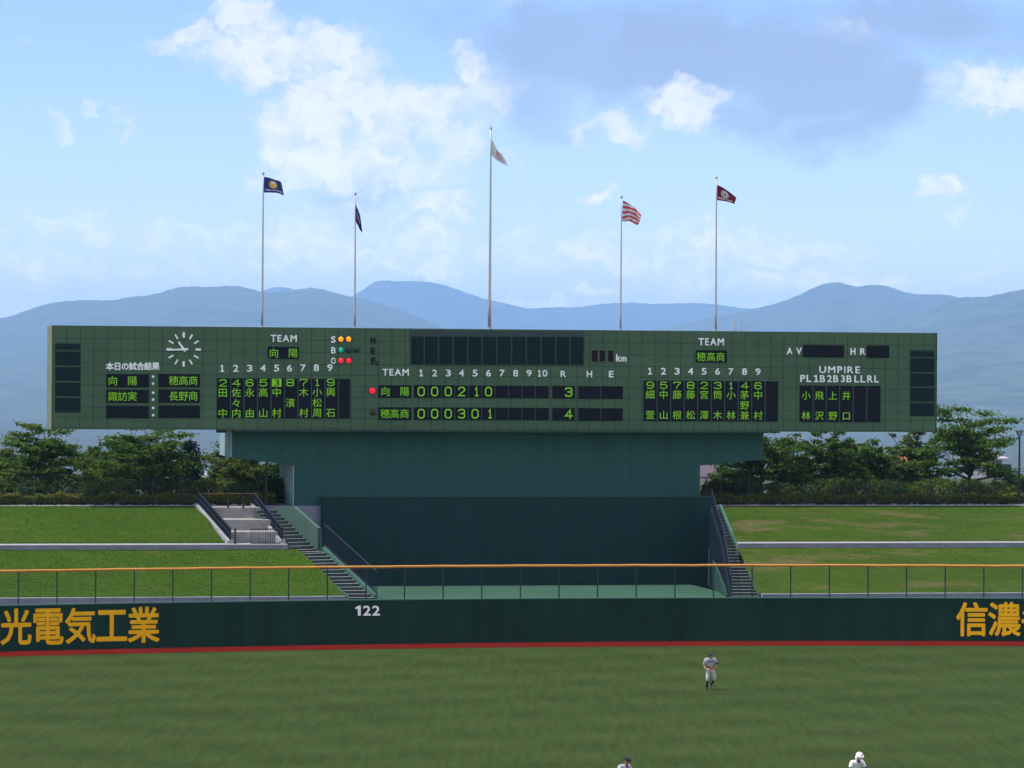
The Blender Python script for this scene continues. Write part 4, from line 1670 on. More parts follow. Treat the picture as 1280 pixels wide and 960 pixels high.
flagpole('slim flagpole carrying the navy flag with a yellow disc', 327.6, 329.2, 213, 0.082, 0.045)
flagpole('slim flagpole carrying the limp dark navy and red flag', 443.4, 444.2, 239, 0.075, 0.04)
flagpole('tallest flagpole, thick and central, carrying the white flag', 611.6, 613.8, 155, 0.115, 0.055)
flagpole('slim flagpole carrying the red and white striped flag', 775.6, 777.0, 243, 0.07, 0.038)
flagpole('slim flagpole carrying the maroon flag with white emblem', 894.6, 895.6, 218, 0.078, 0.042)


def pk_navy(s, t):
    d = math.hypot((s - 0.5) * 1.25, (t - 0.42))
    if d < 0.27:
        return 2 if (t < 0.36 and d < 0.2) else 1
    if 0.76 < t < 0.87 and 0.08 < s < 0.92:
        return 2 if int(s * 31) % 3 else 0
    return 0


def pk_maroon(s, t):
    d = math.hypot((s - 0.42) * 1.3, (t - 0.45))
    if d < 0.27:
        return 0 if (abs(s - .42) < .05 and .38 < t < .55) or 0.17 < d < 0.2 else 1
    if 0.78 < t < 0.9 and 0.06 < s < 0.9:
        return 1 if int(s * 31) % 3 else 0
    return 0


def pk_stripe(s, t):
    return 0 if int(t * 8 + s * 1.8) % 2 == 0 else 1


def pk_dark(s, t):
    if 0.25 < s < 0.7 and 0.3 < t < 0.62:
        return 1 if int(s * 14 + t * 6) % 3 else 2
    return 0


def pk_white(s, t):
    return 1 if math.hypot((s - .5) * 1.3, t - .5) < 0.3 else 0


flag('navy flag with yellow disc emblem blowing to the right', [(330, 221), (329.8, 240.8), (355, 243.6), (351.5, 228)], 0.05,
     [cloth('navy_cloth', (0.035, 0.055, 0.20)), cloth('yellow_cloth', (0.72, 0.42, 0.10)), cloth('white_cloth', (0.62, 0.62, 0.62))], pk_navy, 3, nx_=40, ny_=30, wave=0.06)
flag('limp dark navy flag with a red and white patch hanging steeply', [(444.6, 254), (444.2, 276), (453.2, 291.5), (450, 268)], -0.05,
     [cloth('dark_navy_cloth', (0.03, 0.04, 0.14)), cloth('red_cloth', (0.50, 0.03, 0.05)), MATS['white_cloth']], pk_dark, 5, wave=0.08)
flag('white flag drooping from the tallest pole with a faded red disc', [(614.8, 174), (614.4, 194), (635.5, 206.8), (628, 194)], -0.12,
     [cloth('cream_cloth', (0.66, 0.65, 0.66)), cloth('faded_red_cloth', (0.60, 0.36, 0.36))], pk_white, 8, nx_=30, ny_=20, wave=0.10)
flag('red and white striped flag flapping in folds', [(778.6, 250.5), (777.4, 277), (797.5, 282), (801.5, 268)], 0.10,
     [cloth('bright_red_cloth', (0.55, 0.045, 0.07)), MATS['white_cloth']], pk_stripe, 11, nx_=30, ny_=27, wave=0.13)
flag('maroon flag with a white round emblem and a white line', [(896.4, 231), (896.2, 250.5), (918, 255.5), (920.5, 247)], 0.06,
     [cloth('maroon_cloth', (0.16, 0.02, 0.045)), MATS['white_cloth']], pk_maroon, 2, nx_=40, ny_=30, wave=0.06)
for px, lab in ((918, 'short white lightning rod nearer the maroon flag, on the board roof'), (926.5, 'short white lightning rod farther from the maroon flag, on the board roof')):
    u, z = on_w(px, 399, 2.4)
    q = MB()
    q.tube(B(u, 2.4, zT + .002), B(u, 2.4, z), 0.035, 0.025, 6)
    q.tube(B(u, 2.4, zT + .002), B(u, 2.4, zT + .1), 0.09, 0.09, 6)
    o = obj('lightning_rod', q, M_POLE, loc=B(u, 2.4, zT))
    tag(o, lab, 'lightning rod')

# ------------------------------------------------------------------ perimeter fence, hedge, lamps


def perimeter(label, pxs, w, top_py, px_end0, px_end1):
    a, b = on_w(px_end0, 620, w)[0], on_w(px_end1, 620, w)[0]
    zt = on_w(px_end0 * .5 + px_end1 * .5, top_py, w)[1]
    root = empty('perimeter_fence', B((a + b) / 2, w, Z_TOP), TH, label, 'fence')
    pr = None
    for px in pxs:
        u = on_w(px, 620, w)[0]
        p = B(u, w, Z_TOP)
        if pr is None:
            q = MB()
            q.tube(p, p + Vector((0, 0, zt - Z_TOP)), 0.034, n=6)
            pr = obj('post', q, M_BLACK, root, loc=p)
        else:
            o = pr.copy()
            COL.objects.link(o)
            o.parent = root
            o.matrix_local = WORLD[root.name].inverted() @ Matrix.Translation(p)
    q = MB()
    n = int((b - a) / 0.16)
    for k in range(n + 1):
        u = lerp(a, b, k / n)
        q.tube(B(u, w, Z_TOP + .05), B(u, w, zt - .04), 0.0055, n=4, cap=False)
    for k in range(10):
        z = lerp(Z_TOP + .08, zt - .05, k / 9)
        q.tube(B(a, w, z), B(b, w, z), 0.0055, n=4)
    obj('wire_mesh', q, M_BLACK, root)
    return root


perimeter('black wire fence along the top of the left bank', [-12, 28, 69, 109.5, 150.5, 191.5, 225, 259], W_TOP + 0.55, 596.5, -60, 270)
perimeter('black wire fence along the top of the right bank', [883, 901, 936, 969, 1003.5, 1043, 1083, 1123, 1163, 1203, 1243, 1284], W_TOP + 0.55, 597, 880, 1340)

M_HEDGE = leaf_mat('hedge_leaves', (0.050, 0.078, 0.014), (0.20, 0.225, 0.035), 0.38, (0.30, 0.12, 0.05))


def quads(name, C, Nn, S, m, parent=None, loc=(0, 0, 0), rgen=None, ratio=0.6):
    """many small leaf faces: centres C, normals Nn, sizes S, as one mesh"""
    n = len(C)
    ref = rgen.normal(size=(n, 3))
    a = np.cross(Nn, ref)
    a /= np.linalg.norm(a, axis=1)[:, None] + 1e-9
    b = np.cross(Nn, a)
    b /= np.linalg.norm(b, axis=1)[:, None] + 1e-9
    a = a * S[:, None] * 0.5
    b = b * S[:, None] * 0.5 * ratio
    loc = np.array(loc)
    V = np.stack([C - a, C - a * 0.1 + b, C + a, C - a * 0.1 - b], axis=1).reshape(-1, 3) - loc
    me = bpy.data.meshes.new(name)
    me.vertices.add(4 * n)
    me.vertices.foreach_set('co', V.astype(np.float32).ravel())
    me.loops.add(4 * n)
    me.loops.foreach_set('vertex_index', np.arange(4 * n, dtype=np.int32))
    me.polygons.add(n)
    me.polygons.foreach_set('loop_start', np.arange(0, 4 * n, 4, dtype=np.int32))
    me.polygons.foreach_set('loop_total', np.full(n, 4, dtype=np.int32))
    me.materials.append(m)
    me.update(calc_edges=True)
    o = bpy.data.objects.new(name, me)
    COL.objects.link(o)
    mw = Matrix.Translation(Vector(tuple(loc)))
    if parent is not None:
        o.parent = parent
        o.matrix_local = WORLD[parent.name].inverted() @ mw
    else:
        o.matrix_world = mw
    WORLD[o.name] = mw
    return o


def rnd_normals(rgen, n, up=0.6):
    v = rgen.normal(size=(n, 3))
    v[:, 2] = np.abs(v[:, 2]) + up
    return v / np.linalg.norm(v, axis=1)[:, None]


def hedge(label, px0, px1, seed):
    rgen = np.random.default_rng(seed)
    w0, w1 = W_TOP + 1.6, W_TOP + 2.6
    a, b = on_w(px0, 625, w0)[0], on_w(px1, 625, w0)[0]
    ztop = on_w(640, 619.5, w0)[1]
    n = int((b - a) * 900)
    u = rgen.uniform(a, b, n)
    ph = rgen.uniform(0, 6, 4)
    top = ztop + 0.06 * np.sin(u * 2.1 + ph[0]) + 0.05 * np.sin(u * 5.3 + ph[1]) + 0.035 * np.sin(u * 11 + ph[2])
    s = rgen.uniform(0, 1, n)
    w = np.where(s < .55, w0 + rgen.normal(0, .05, n), rgen.uniform(w0, w1, n))
    lo = Z_TOP + 0.10
    z = np.where(s < .55, lo + (top - lo) * rgen.uniform(0, 1, n) ** 0.8, top + rgen.normal(0, .03, n))
    C = np.array([tuple(B(uu, ww, zz)) for uu, ww, zz in zip(u, w, z)])
    base = B((a + b) / 2, w0, Z_TOP)
    o = quads('hedge', C, rnd_normals(rgen, n, 0.3), rgen.uniform(.08, .15, n), M_HEDGE, None, base, rgen)
    tag(o, label, 'hedge')
    q = MB()
    q.boxb(a, b, w0 + .12, w1 - .12, Z_TOP - 0.02, ztop - 0.12)
    o2 = obj('inner_twigs', q, mat('hedge_twigs', (0.02, 0.022, 0.012), 0.95, 0.3, 4), o)
    # pale edging stones at the foot of the hedge
    q = MB()
    rg2 = random.Random(seed)
    x = a
    while x < b:
        L_ = rg2.uniform(.12, .4)
        if rg2.random() < .5:
            q.boxb(x, x + L_, w0 - .22, w0 - .1, Z_TOP, Z_TOP + rg2.uniform(.03, .07))
        x += L_ + rg2.uniform(.05, .2)
    structure('kerb', q, M_CONC_W)
    return o


hedge('low clipped green and red hedge on top of the left bank', -60, 344, 31)
hedge('low clipped green and red hedge on top of the right bank', 879, 1345, 32)


def street_lamp(label, px, w, top_py):
    u, zt = on_w(px, top_py, w)
    b = B(u, w, Z_TOP)
    root = empty('street_lamp', b, TH, label, 'street lamp')
    t = B(u, w, zt)
    q = MB()
    q.tube(b, b + Vector((0, 0, .9)), 0.10, 0.09, 8)
    q.tube(b + Vector((0, 0, .9)), t - Vector((0, 0, .3)), 0.065, 0.05, 8)
    obj('pole', q, M_BLACK, root)
    q = MB()
    q.tube(t - Vector((0, 0, .32)), t - Vector((0, 0, .04)), 0.09, 0.235, 8)
    o = obj('lamp_shade', q, mat('lamp_glass', (0.30, 0.34, 0.42), 0.25, 0.05, 2), root)
    q = MB()
    q.tube(t - Vector((0, 0, .04)), t, 0.26, 0.24, 8)
    for k in range(4):
        a = math.pi / 4 + k * math.pi / 2
        d = Vector((math.cos(a), math.sin(a), 0))
        q.tube(t - Vector((0, 0, .33)) + d * .1, t - Vector((0, 0, .03)) + d * .245, 0.02, n=4)
    obj('lamp_frame', q, M_BLACK, root)


street_lamp('black street lamp beside the big layered tree at the right edge', 1274.5, W_TOP + 1.3, 538)
street_lamp('dark street lamp pole between the navy railing and the scoreboard base', 333, W_TOP + 1.3, 560)

# ------------------------------------------------------------------ trees
M_LF1 = leaf_mat('zelkova_leaves', (0.029, 0.072, 0.013), (0.132, 0.222, 0.044), 0.46)
M_LF2 = leaf_mat('olive_leaves', (0.037, 0.068, 0.015), (0.125, 0.172, 0.046), 0.40)
M_LF3 = leaf_mat('dark_conifer_needles', (0.008, 0.020, 0.022), (0.022, 0.040, 0.038), 0.1)
M_LF4 = leaf_mat('yellow_green_leaves', (0.050, 0.088, 0.014), (0.15, 0.195, 0.045), 0.44)
M_LF5 = leaf_mat('deep_green_leaves', (0.021, 0.053, 0.012), (0.085, 0.145, 0.034), 0.40)


def tree(label, px, w, top_py, half_px, seed, style, m, n_leaf=9000, leaf=0.22, group='trees behind the grass banks', lean=0.0, low=0.20):
    rgen = np.random.default_rng(seed)
    rg = random.Random(seed)
    u, zt = on_w(px, top_py, w)
    b = B(u, w, Z_TOP - 0.03)
    dist = b.y
    H = zt - Z_TOP
    Rw = 1.08 * half_px * dist / F
    n_leaf = int(n_leaf * 1.1)
    root = empty('tree', b, 0, label, 'tree', group)
    q = MB()
    tips = []
    th = H * low
    tr = max(0.09, H * 0.032)
    lx, ly = rg.uniform(-.08, .08) + lean, rg.uniform(-.08, .08)
    fork = b + Vector((lx * th, ly * th, th))
    if style == 'conifer':
        q.pipe([b, b + Vector((0, 0, H * .5)), b + Vector((0, 0, H * .97))], [tr, tr * .6, .02], 7)
        for k in range(46):
            t = rg.uniform(.12, .98)
            a = rg.uniform(0, 6.283)
            r = Rw * (1 - t) ** 0.75 * rg.uniform(.55, 1.0) + .05
            tips.append((b + Vector((math.cos(a) * r, math.sin(a) * r, H * t - 0.15 * r)), .42 + .3 * (1 - t), .2, Vector((math.cos(a), math.sin(a), -.3))))
    else:
        q.pipe([b, lerp(b, fork, .5) + Vector((rg.uniform(-.04, .04), 0, 0)), fork], [tr * 1.25, tr, tr * .85], 8)
        nl = {'layer': 13, 'round': 11, 'loose': 12, 'bush': 9}[style]
        for k in range(nl):
            a = k * 2.399 + rg.uniform(-.4, .4)
            f = (k + .5) / nl
            if style == 'layer':
                hh = H * (low * 1.15 + (0.99 - low * 1.15) * f ** 0.9)
                r = Rw * (1.0 - 0.72 * f ** 1.6) * rg.uniform(.75, 1.05)
            elif style == 'loose':
                hh = H * (low + (1.0 - low) * f)
                r = Rw * math.sqrt(max(.05, 1 - (1.7 * f - .75) ** 2)) * rg.uniform(.6, 1.05)
            else:
                hh = H * (low * .8 + (0.93 - low * .8) * f)
                r = Rw * math.sqrt(max(.06, 1 - (1.55 * f - .62) ** 2)) * rg.uniform(.7, .95)
            end = Vector((b.x + math.cos(a) * r, b.y + math.sin(a) * r, b.z + hh))
            st = fork + Vector((0, 0, 0.35 * H * f * 0.8))
            mid = lerp(st, end, .5) + Vector((0, 0, 0.06 * H * rg.uniform(-.3, 1)))
            q.pipe([lerp(b, fork, .8), st * .75 + fork * .25, mid, end], [tr * .55, tr * .45, tr * .28, .012], 5)
            npad = 7 if style == 'layer' else 6
            for s in range(npad):
                t = 0.30 + 0.74 * (s + rg.random()) / npad
                c = lerp(mid, end, (t - .5) * 2) if t > .5 else lerp(st, mid, t * 2)
                sp = Rw * .20
                c = c + Vector((rg.gauss(0, sp), rg.gauss(0, sp), rg.gauss(0, .045 * H)))
                dv = Vector((math.cos(a), math.sin(a), .25))
                rx = Rw * rg.uniform(.14, .27)
                rz = rx * {'layer': .26, 'round': .55, 'loose': .45, 'bush': .6}[style]
                tips.append((c, rx, rz, dv))
                if s % 2 == 0:
                    e2 = c + Vector((rg.uniform(-.2, .2), rg.uniform(-.2, .2), .1))
                    q.tube(lerp(st, mid, .9), e2, tr * .16, .01, 4)
    obj('trunk', q, M_BARK, root, loc=b)
    # leaf sprays
    tot = sum(t[1] ** 1.6 for t in tips)
    Cs, Ns = [], []
    for (c, rx, rz, dv) in tips:
        k = max(14, int(n_leaf * rx ** 1.6 / tot))
        g = rgen.normal(size=(k, 3))
        g /= np.linalg.norm(g, axis=1)[:, None]
        g *= rgen.uniform(0, 1, k)[:, None] ** 0.45
        g *= (1 + 0.35 * rgen.normal(size=k))[:, None]
        al = rgen.uniform(0.7, 1.5)
        P_ = np.stack([g[:, 0] * rx, g[:, 1] * rx, g[:, 2] * rz], axis=1)
        # stretch the spray outwards along its limb and let its rim droop or rise a little
        d2 = np.array([dv.x, dv.y])
        along = P_[:, 0] * d2[0] + P_[:, 1] * d2[1]
        P_[:, 0] += d2[0] * along * (al - 1)
        P_[:, 1] += d2[1] * along * (al - 1)
        P_[:, 2] += along * dv.z * rgen.uniform(.0, 1.1)
        Cs.append(P_ + np.array(c))
        Ns.append(rnd_normals(rgen, k, .9 if style == 'layer' else .4))
    C = np.concatenate(Cs)
    keep = (C[:, 2] > Z_TOP + 0.1)
    C, Nn = C[keep], np.concatenate(Ns)[keep]
    quads('crown', C, Nn, rgen.uniform(.6, 1.25, len(C)) * leaf, m, root, tuple(b), rgen, .62)
    return root


W_T = W_TOP
# left bank
tree('leafy layered tree at the left frame edge under the end of the board', 52, W_T + 7.5, 526, 58, 101, 'layer', M_LF1, 11000)
tree('low rounded tree behind, between the two big layered trees on the left', 118, W_T + 12, 554, 34, 102, 'round', M_LF2, 7500)
tree('broad layered tree with dark trunk, halfway along the left bank', 186, W_T + 7.0, 533, 66, 103, 'layer', M_LF1, 13000)
tree('dark bluish conifer poking up behind the broad left tree', 238, W_T + 24, 549, 17, 104, 'conifer', M_LF3, 5000, .2)
tree('yellowish loose tree under the left cantilever of the scoreboard', 298, W_T + 9, 566, 42, 105, 'loose', M_LF4, 7500)
tree('slim dark tree tip just left of the cantilever end', 276, W_T + 26, 553, 10, 106, 'conifer', M_LF5, 2500, .18)
tree('dark tree hemmed between the pale pillar and the yellowish tree', 345, W_T + 11, 572, 34, 107, 'round', M_LF5, 6000)
tree('thin low tree peeping in at the left frame edge', 4, W_T + 14, 553, 34, 108, 'loose', M_LF2, 6000)
tree('dim shaded round tree far behind the broad left tree', 150, W_T + 19, 548, 40, 109, 'round', M_LF5, 8000)
# right bank
tree('dark trunked layered tree in front of the red roof, right of the cantilever', 953, W_T + 7.5, 532, 52, 121, 'layer', M_LF1, 11000)
tree('dark bushy tree beside the mauve roof, against the teal support', 918, W_T + 13, 574, 26, 122, 'round', M_LF5, 5500)
tree('dense upright tree below the umpire panel', 1036, W_T + 8.5, 527, 36, 123, 'round', M_LF1, 10000)
tree('smaller round tree right of the dense upright tree', 1094, W_T + 8.0, 544, 34, 124, 'round', M_LF1, 9000)
tree('pale loose tree rising behind, under the right end of the board', 1142, W_T + 15, 530, 30, 125, 'loose', M_LF2, 6000)
tree('big spreading layered tree beside the right street lamp', 1212, W_T + 7.5, 505, 64, 126, 'layer', M_LF1, 13000)
tree('yellow green bushy tree left of the big spreading tree', 1140, W_T + 9.5, 575, 28, 127, 'bush', M_LF4, 5500, low=.15)
tree('low bushy tree at the right frame edge behind the lamp', 1272, W_T + 9, 596, 34, 128, 'bush', M_LF4, 5000, low=.12)
tree('dim tree far behind between the two round trees on the right', 1066, W_T + 20, 552, 34, 129, 'round', M_LF5, 7000)
tree('loose tree far behind, between the red roofed house and dense upright tree', 993, W_T + 17, 545, 30, 130, 'loose', M_LF2, 5500)


def shrub(label, px, w, top_py, half_px, seed, m, n=2600):
    rgen = np.random.default_rng(seed)
    u, zt = on_w(px, top_py, w)
    b = B(u, w, Z_TOP - .02)
    Rw = half_px * b.y / F
    H = zt - Z_TOP
    g = rgen.normal(size=(n, 3))
    g /= np.linalg.norm(g, axis=1)[:, None]
    rr = rgen.uniform(.75, 1.08, n) * (1 + .18 * np.sin(g[:, 0] * 9 + seed) * np.sin(g[:, 2] * 8 + g[:, 1] * 7))
    g = g * rr[:, None]
    C = np.stack([b.x + g[:, 0] * Rw, b.y + g[:, 1] * min(Rw, 1.6), b.z + H * .45 + g[:, 2] * H * .52], axis=1)
    k = C[:, 2] > Z_TOP
    o = quads('shrub', C[k], rnd_normals(rgen, int(k.sum()), .3), rgen.uniform(.12, .24, int(k.sum())), m, None, tuple(b), rgen)
    tag(o, label, 'shrub', 'shrubs filling in behind the wire fences')
    q = MB()
    for i in range(6):
        a = i * 1.05
        q.tube(b, b + Vector((math.cos(a) * Rw * .5, math.sin(a) * Rw * .4, H * .7)), .04, .015, 5)
    obj('stem', q, M_BARK, o)


SH = [(-14, 592, 26, 0, 'at the left frame edge'), (34, 597, 30, 2, 'left of the first big trunk'), (84, 594, 32, 1, 'just right of the first big trunk'), (140, 598, 34, 2, 'below the low rounded tree'),
      (214, 596, 34, 1, 'right of the broad left tree trunk'), (262, 598, 26, 0, 'by the top of the navy railing'), (304, 600, 30, 1, 'behind the brown bar of the access'), (346, 598, 22, 2, 'behind the dark lamp pole'),
      (898, 599, 20, 0, 'below the mauve roof'), (930, 601, 22, 2, 'left of the right bank trunk'), (978, 604, 18, 1, 'below the red roof'), (1012, 598, 30, 2, 'left of the dense upright tree'), (1062, 599, 30, 1, 'between the dense and the small round tree'),
      (1112, 600, 28, 2, 'right of the small round tree'), (1170, 597, 32, 0, 'left below the big spreading tree'), (1216, 601, 30, 1, 'under the big spreading tree'), (1248, 603, 26, 0, 'beside the right lamp foot')]
for i, (px, ty, hf, mi, lab) in enumerate(SH):
    shrub(('pale ' if mi == 0 else 'olive ' if mi == 1 else 'dark ') + 'green shrub behind the wire fence ' + lab, px, W_TOP + 4.6 + (i % 3) * .9, ty, hf, 200 + i, (M_LF4, M_LF2, M_LF5)[mi])


# standing grass over the four banks
rgen = np.random.default_rng(77)
Cg, Ng, Sg = [], [], []
for i_, (c00, c10, c11, c01, _m) in enumerate(SLOPES):
    ph_ = np.random.default_rng(i_ + 1).uniform(0, 6.28, 12)
    a0, a1, b0, b1 = [np.array(v) for v in (c00, c10, c01, c11)]
    wid = np.linalg.norm(a1 - a0)
    vis = min(1.0, 34.0 / wid)
    n = 28000 if _m == M_SLOPE else 9000
    near_left = c00.x < -30
    s_ = 1 - rgen.uniform(0, vis, n) if near_left else rgen.uniform(0, vis, n)
    t_ = rgen.uniform(0, 1, n)
    edge = rgen.uniform(0, 1, n) < .16
    t_ = np.where(edge, np.where(rgen.uniform(0, 1, n) < .5, rgen.uniform(-.01, .03, n), rgen.uniform(.97, 1.01, n)), t_)
    s_, t_ = s_[:, None], t_[:, None]
    P_ = (a0 * (1 - s_) + a1 * s_) * (1 - t_) + (b0 * (1 - s_) + b1 * s_) * t_
    sz = rgen.uniform(.04, .10, n)
    sp, tp = s_[:, 0], np.clip(t_[:, 0], 0, 1)
    P_[:, 2] += np.sin(np.pi * tp) * (.10 + .05 * (np.sin(sp * 23 + ph_[0]) + np.sin(sp * 41 + 5 * tp + ph_[1]) + .6 * np.sin(sp * 97 + 11 * tp + ph_[2]))) + sz * .2
    nn = rgen.normal(size=(n, 3))
    nn *= .45
    nn[:, 1] -= .5
    nn[:, 2] += 1.0
    Cg.append(P_)
    Ng.append(nn / np.linalg.norm(nn, axis=1)[:, None])
    Sg.append(sz)
gr = quads('grass', np.concatenate(Cg), np.concatenate(Ng), np.concatenate(Sg), leaf_mat('grass_blades', (0.030, 0.066, 0.006), (0.060, 0.104, 0.013), 0.3, (0.10, 0.105, 0.035)), None, (0, 185, 4), rgen, .5)
gr['kind'] = 'stuff'

# houses beyond the trees
def house(label, px0, px1, ridge_py, eave_py, w, roof_c, wall_c, seed, z0=None):
    u0, zr = on_w(px0, ridge_py, w)
    u1, ze = on_w(px1, eave_py, w)
    z0 = min(ze - 2.4, 3.0) if z0 is None else z0
    b = B((u0 + u1) / 2, w, z0)
    root = empty('house', b, TH, label, 'house')
    d = 7.0
    q = MB()
    q.boxb(u0 + .5, u1 - .5, w + .4, w + d - .4, z0, ze)
    wl = obj('wall', q, mat('house_wall_%d' % seed, wall_c, 0.85, 0.08, 1), root)
    q = MB()
    ins = min(1.6, (u1 - u0) * .2)
    q.add([B(u0, w, ze), B(u1, w, ze), B(u1, w + d, ze), B(u0, w + d, ze), B(u0 + ins, w + d / 2, zr), B(u1 - ins, w + d / 2, zr),
           B(u0, w, ze - .15), B(u1, w, ze - .15), B(u1, w + d, ze - .15), B(u0, w + d, ze - .15)],
          [(0, 1, 5, 4), (1, 2, 5), (2, 3, 4, 5), (3, 0, 4), (6, 7, 1, 0), (7, 8, 2, 1), (8, 9, 3, 2), (9, 6, 0, 3), (9, 8, 7, 6)])
    obj('roof', q, mat('roof_tile_%d' % seed, roof_c, 0.7, 0.15, 2), root)
    for f in (.25, .65):
        q = MB()
        uu = lerp(u0, u1, f)
        q.boxb(uu, uu + 1.1, w + .36, w + .397, ze - 1.6, ze - .5)
        obj('window', q, mat('dark_window_glass', (0.03, 0.04, 0.05), 0.1, 0.05, 2), root)
    return root


house('grey walled house with a rusty red roof behind the right trees', 940, 990, 597, 608, 66, (0.20, 0.075, 0.055), (0.20, 0.20, 0.21), 1)
house('house with a mauve tiled roof seen between support and trees', 852, 912, 577.5, 596, 60, (0.085, 0.062, 0.085), (0.2, 0.2, 0.19), 2)
house('small grey roofed house behind the left trees beside the conifer', 240, 282, 591, 600, 64, (0.22, 0.22, 0.23), (0.40, 0.40, 0.40), 3)
house('house with a bright orange roof behind the yellow green tree', 1132, 1149, 570, 578, 74, (0.24, 0.06, 0.02), (0.55, 0.5, 0.45), 4, z0=1.0)
house('white walled house with a white roof behind the big spreading tree', 1228, 1262, 565, 573, 90, (0.34, 0.34, 0.35), (0.22, 0.23, 0.25), 5, z0=1.0)

# ------------------------------------------------------------------ players
M_SKIN = mat('skin', (0.32, 0.165, 0.105), 0.6, 0.06, 6)
M_JERSEY = mat('light_grey_jersey', (0.36, 0.38, 0.42), 0.85, 0.06, 6)
M_JERSEYW = mat('white_jersey', (0.74, 0.75, 0.78), 0.85, 0.05, 6)
M_PANTS = mat('off_white_trousers', (0.44, 0.44, 0.46), 0.85, 0.06, 6)
M_CAP = mat('dark_navy_cap', (0.012, 0.018, 0.032), 0.7, 0.1, 8)
M_SOCK = mat('black_stocking', (0.012, 0.012, 0.014), 0.8, 0.1, 8)
M_SHOE = mat('black_leather_shoe', (0.012, 0.012, 0.014), 0.4, 0.1, 8)
M_GLOVE = mat('red_brown_glove_leather', (0.20, 0.032, 0.02), 0.6, 0.15, 9)
M_HELM = mat('glossy_white_helmet', (0.82, 0.82, 0.83), 0.2, 0.02, 4)
M_UNDER = mat('navy_undershirt', (0.015, 0.02, 0.07), 0.8, 0.1, 8)
M_HAIR = mat('black_hair', (0.01, 0.009, 0.008), 0.7, 0.1, 8)


def skin_mesh(name, verts, edges, m, parent, mw, subdiv=2, root=0, extra=None):
    me = bpy.data.meshes.new(name)
    me.from_pydata([v[0] for v in verts], edges, [])
    o = bpy.data.objects.new(name, me)
    COL.objects.link(o)
    md = o.modifiers.new('skin', 'SKIN')
    md.use_smooth_shade = True
    for i, v in enumerate(verts):
        r = v[1] if isinstance(v[1], tuple) else (v[1], v[1])
        me.skin_vertices[0].data[i].radius = r
        me.skin_vertices[0].data[i].use_root = (i == root)
    sb = o.modifiers.new('sub', 'SUBSURF')
    sb.levels = sb.render_levels = subdiv
    dg = bpy.context.evaluated_depsgraph_get()
    dg.update()
    new = bpy.data.meshes.new_from_object(o.evaluated_get(dg))
    new.name = name
    o.modifiers.clear()
    o.data = new
    new.materials.clear()
    new.materials.append(m)
    new.polygons.foreach_set('use_smooth', [True] * len(new.polygons))
    if parent is not None:
        o.parent = parent
        o.matrix_local = Matrix.Identity(4)
    else:
        o.matrix_world = mw
    WORLD[o.name] = mw
    return o


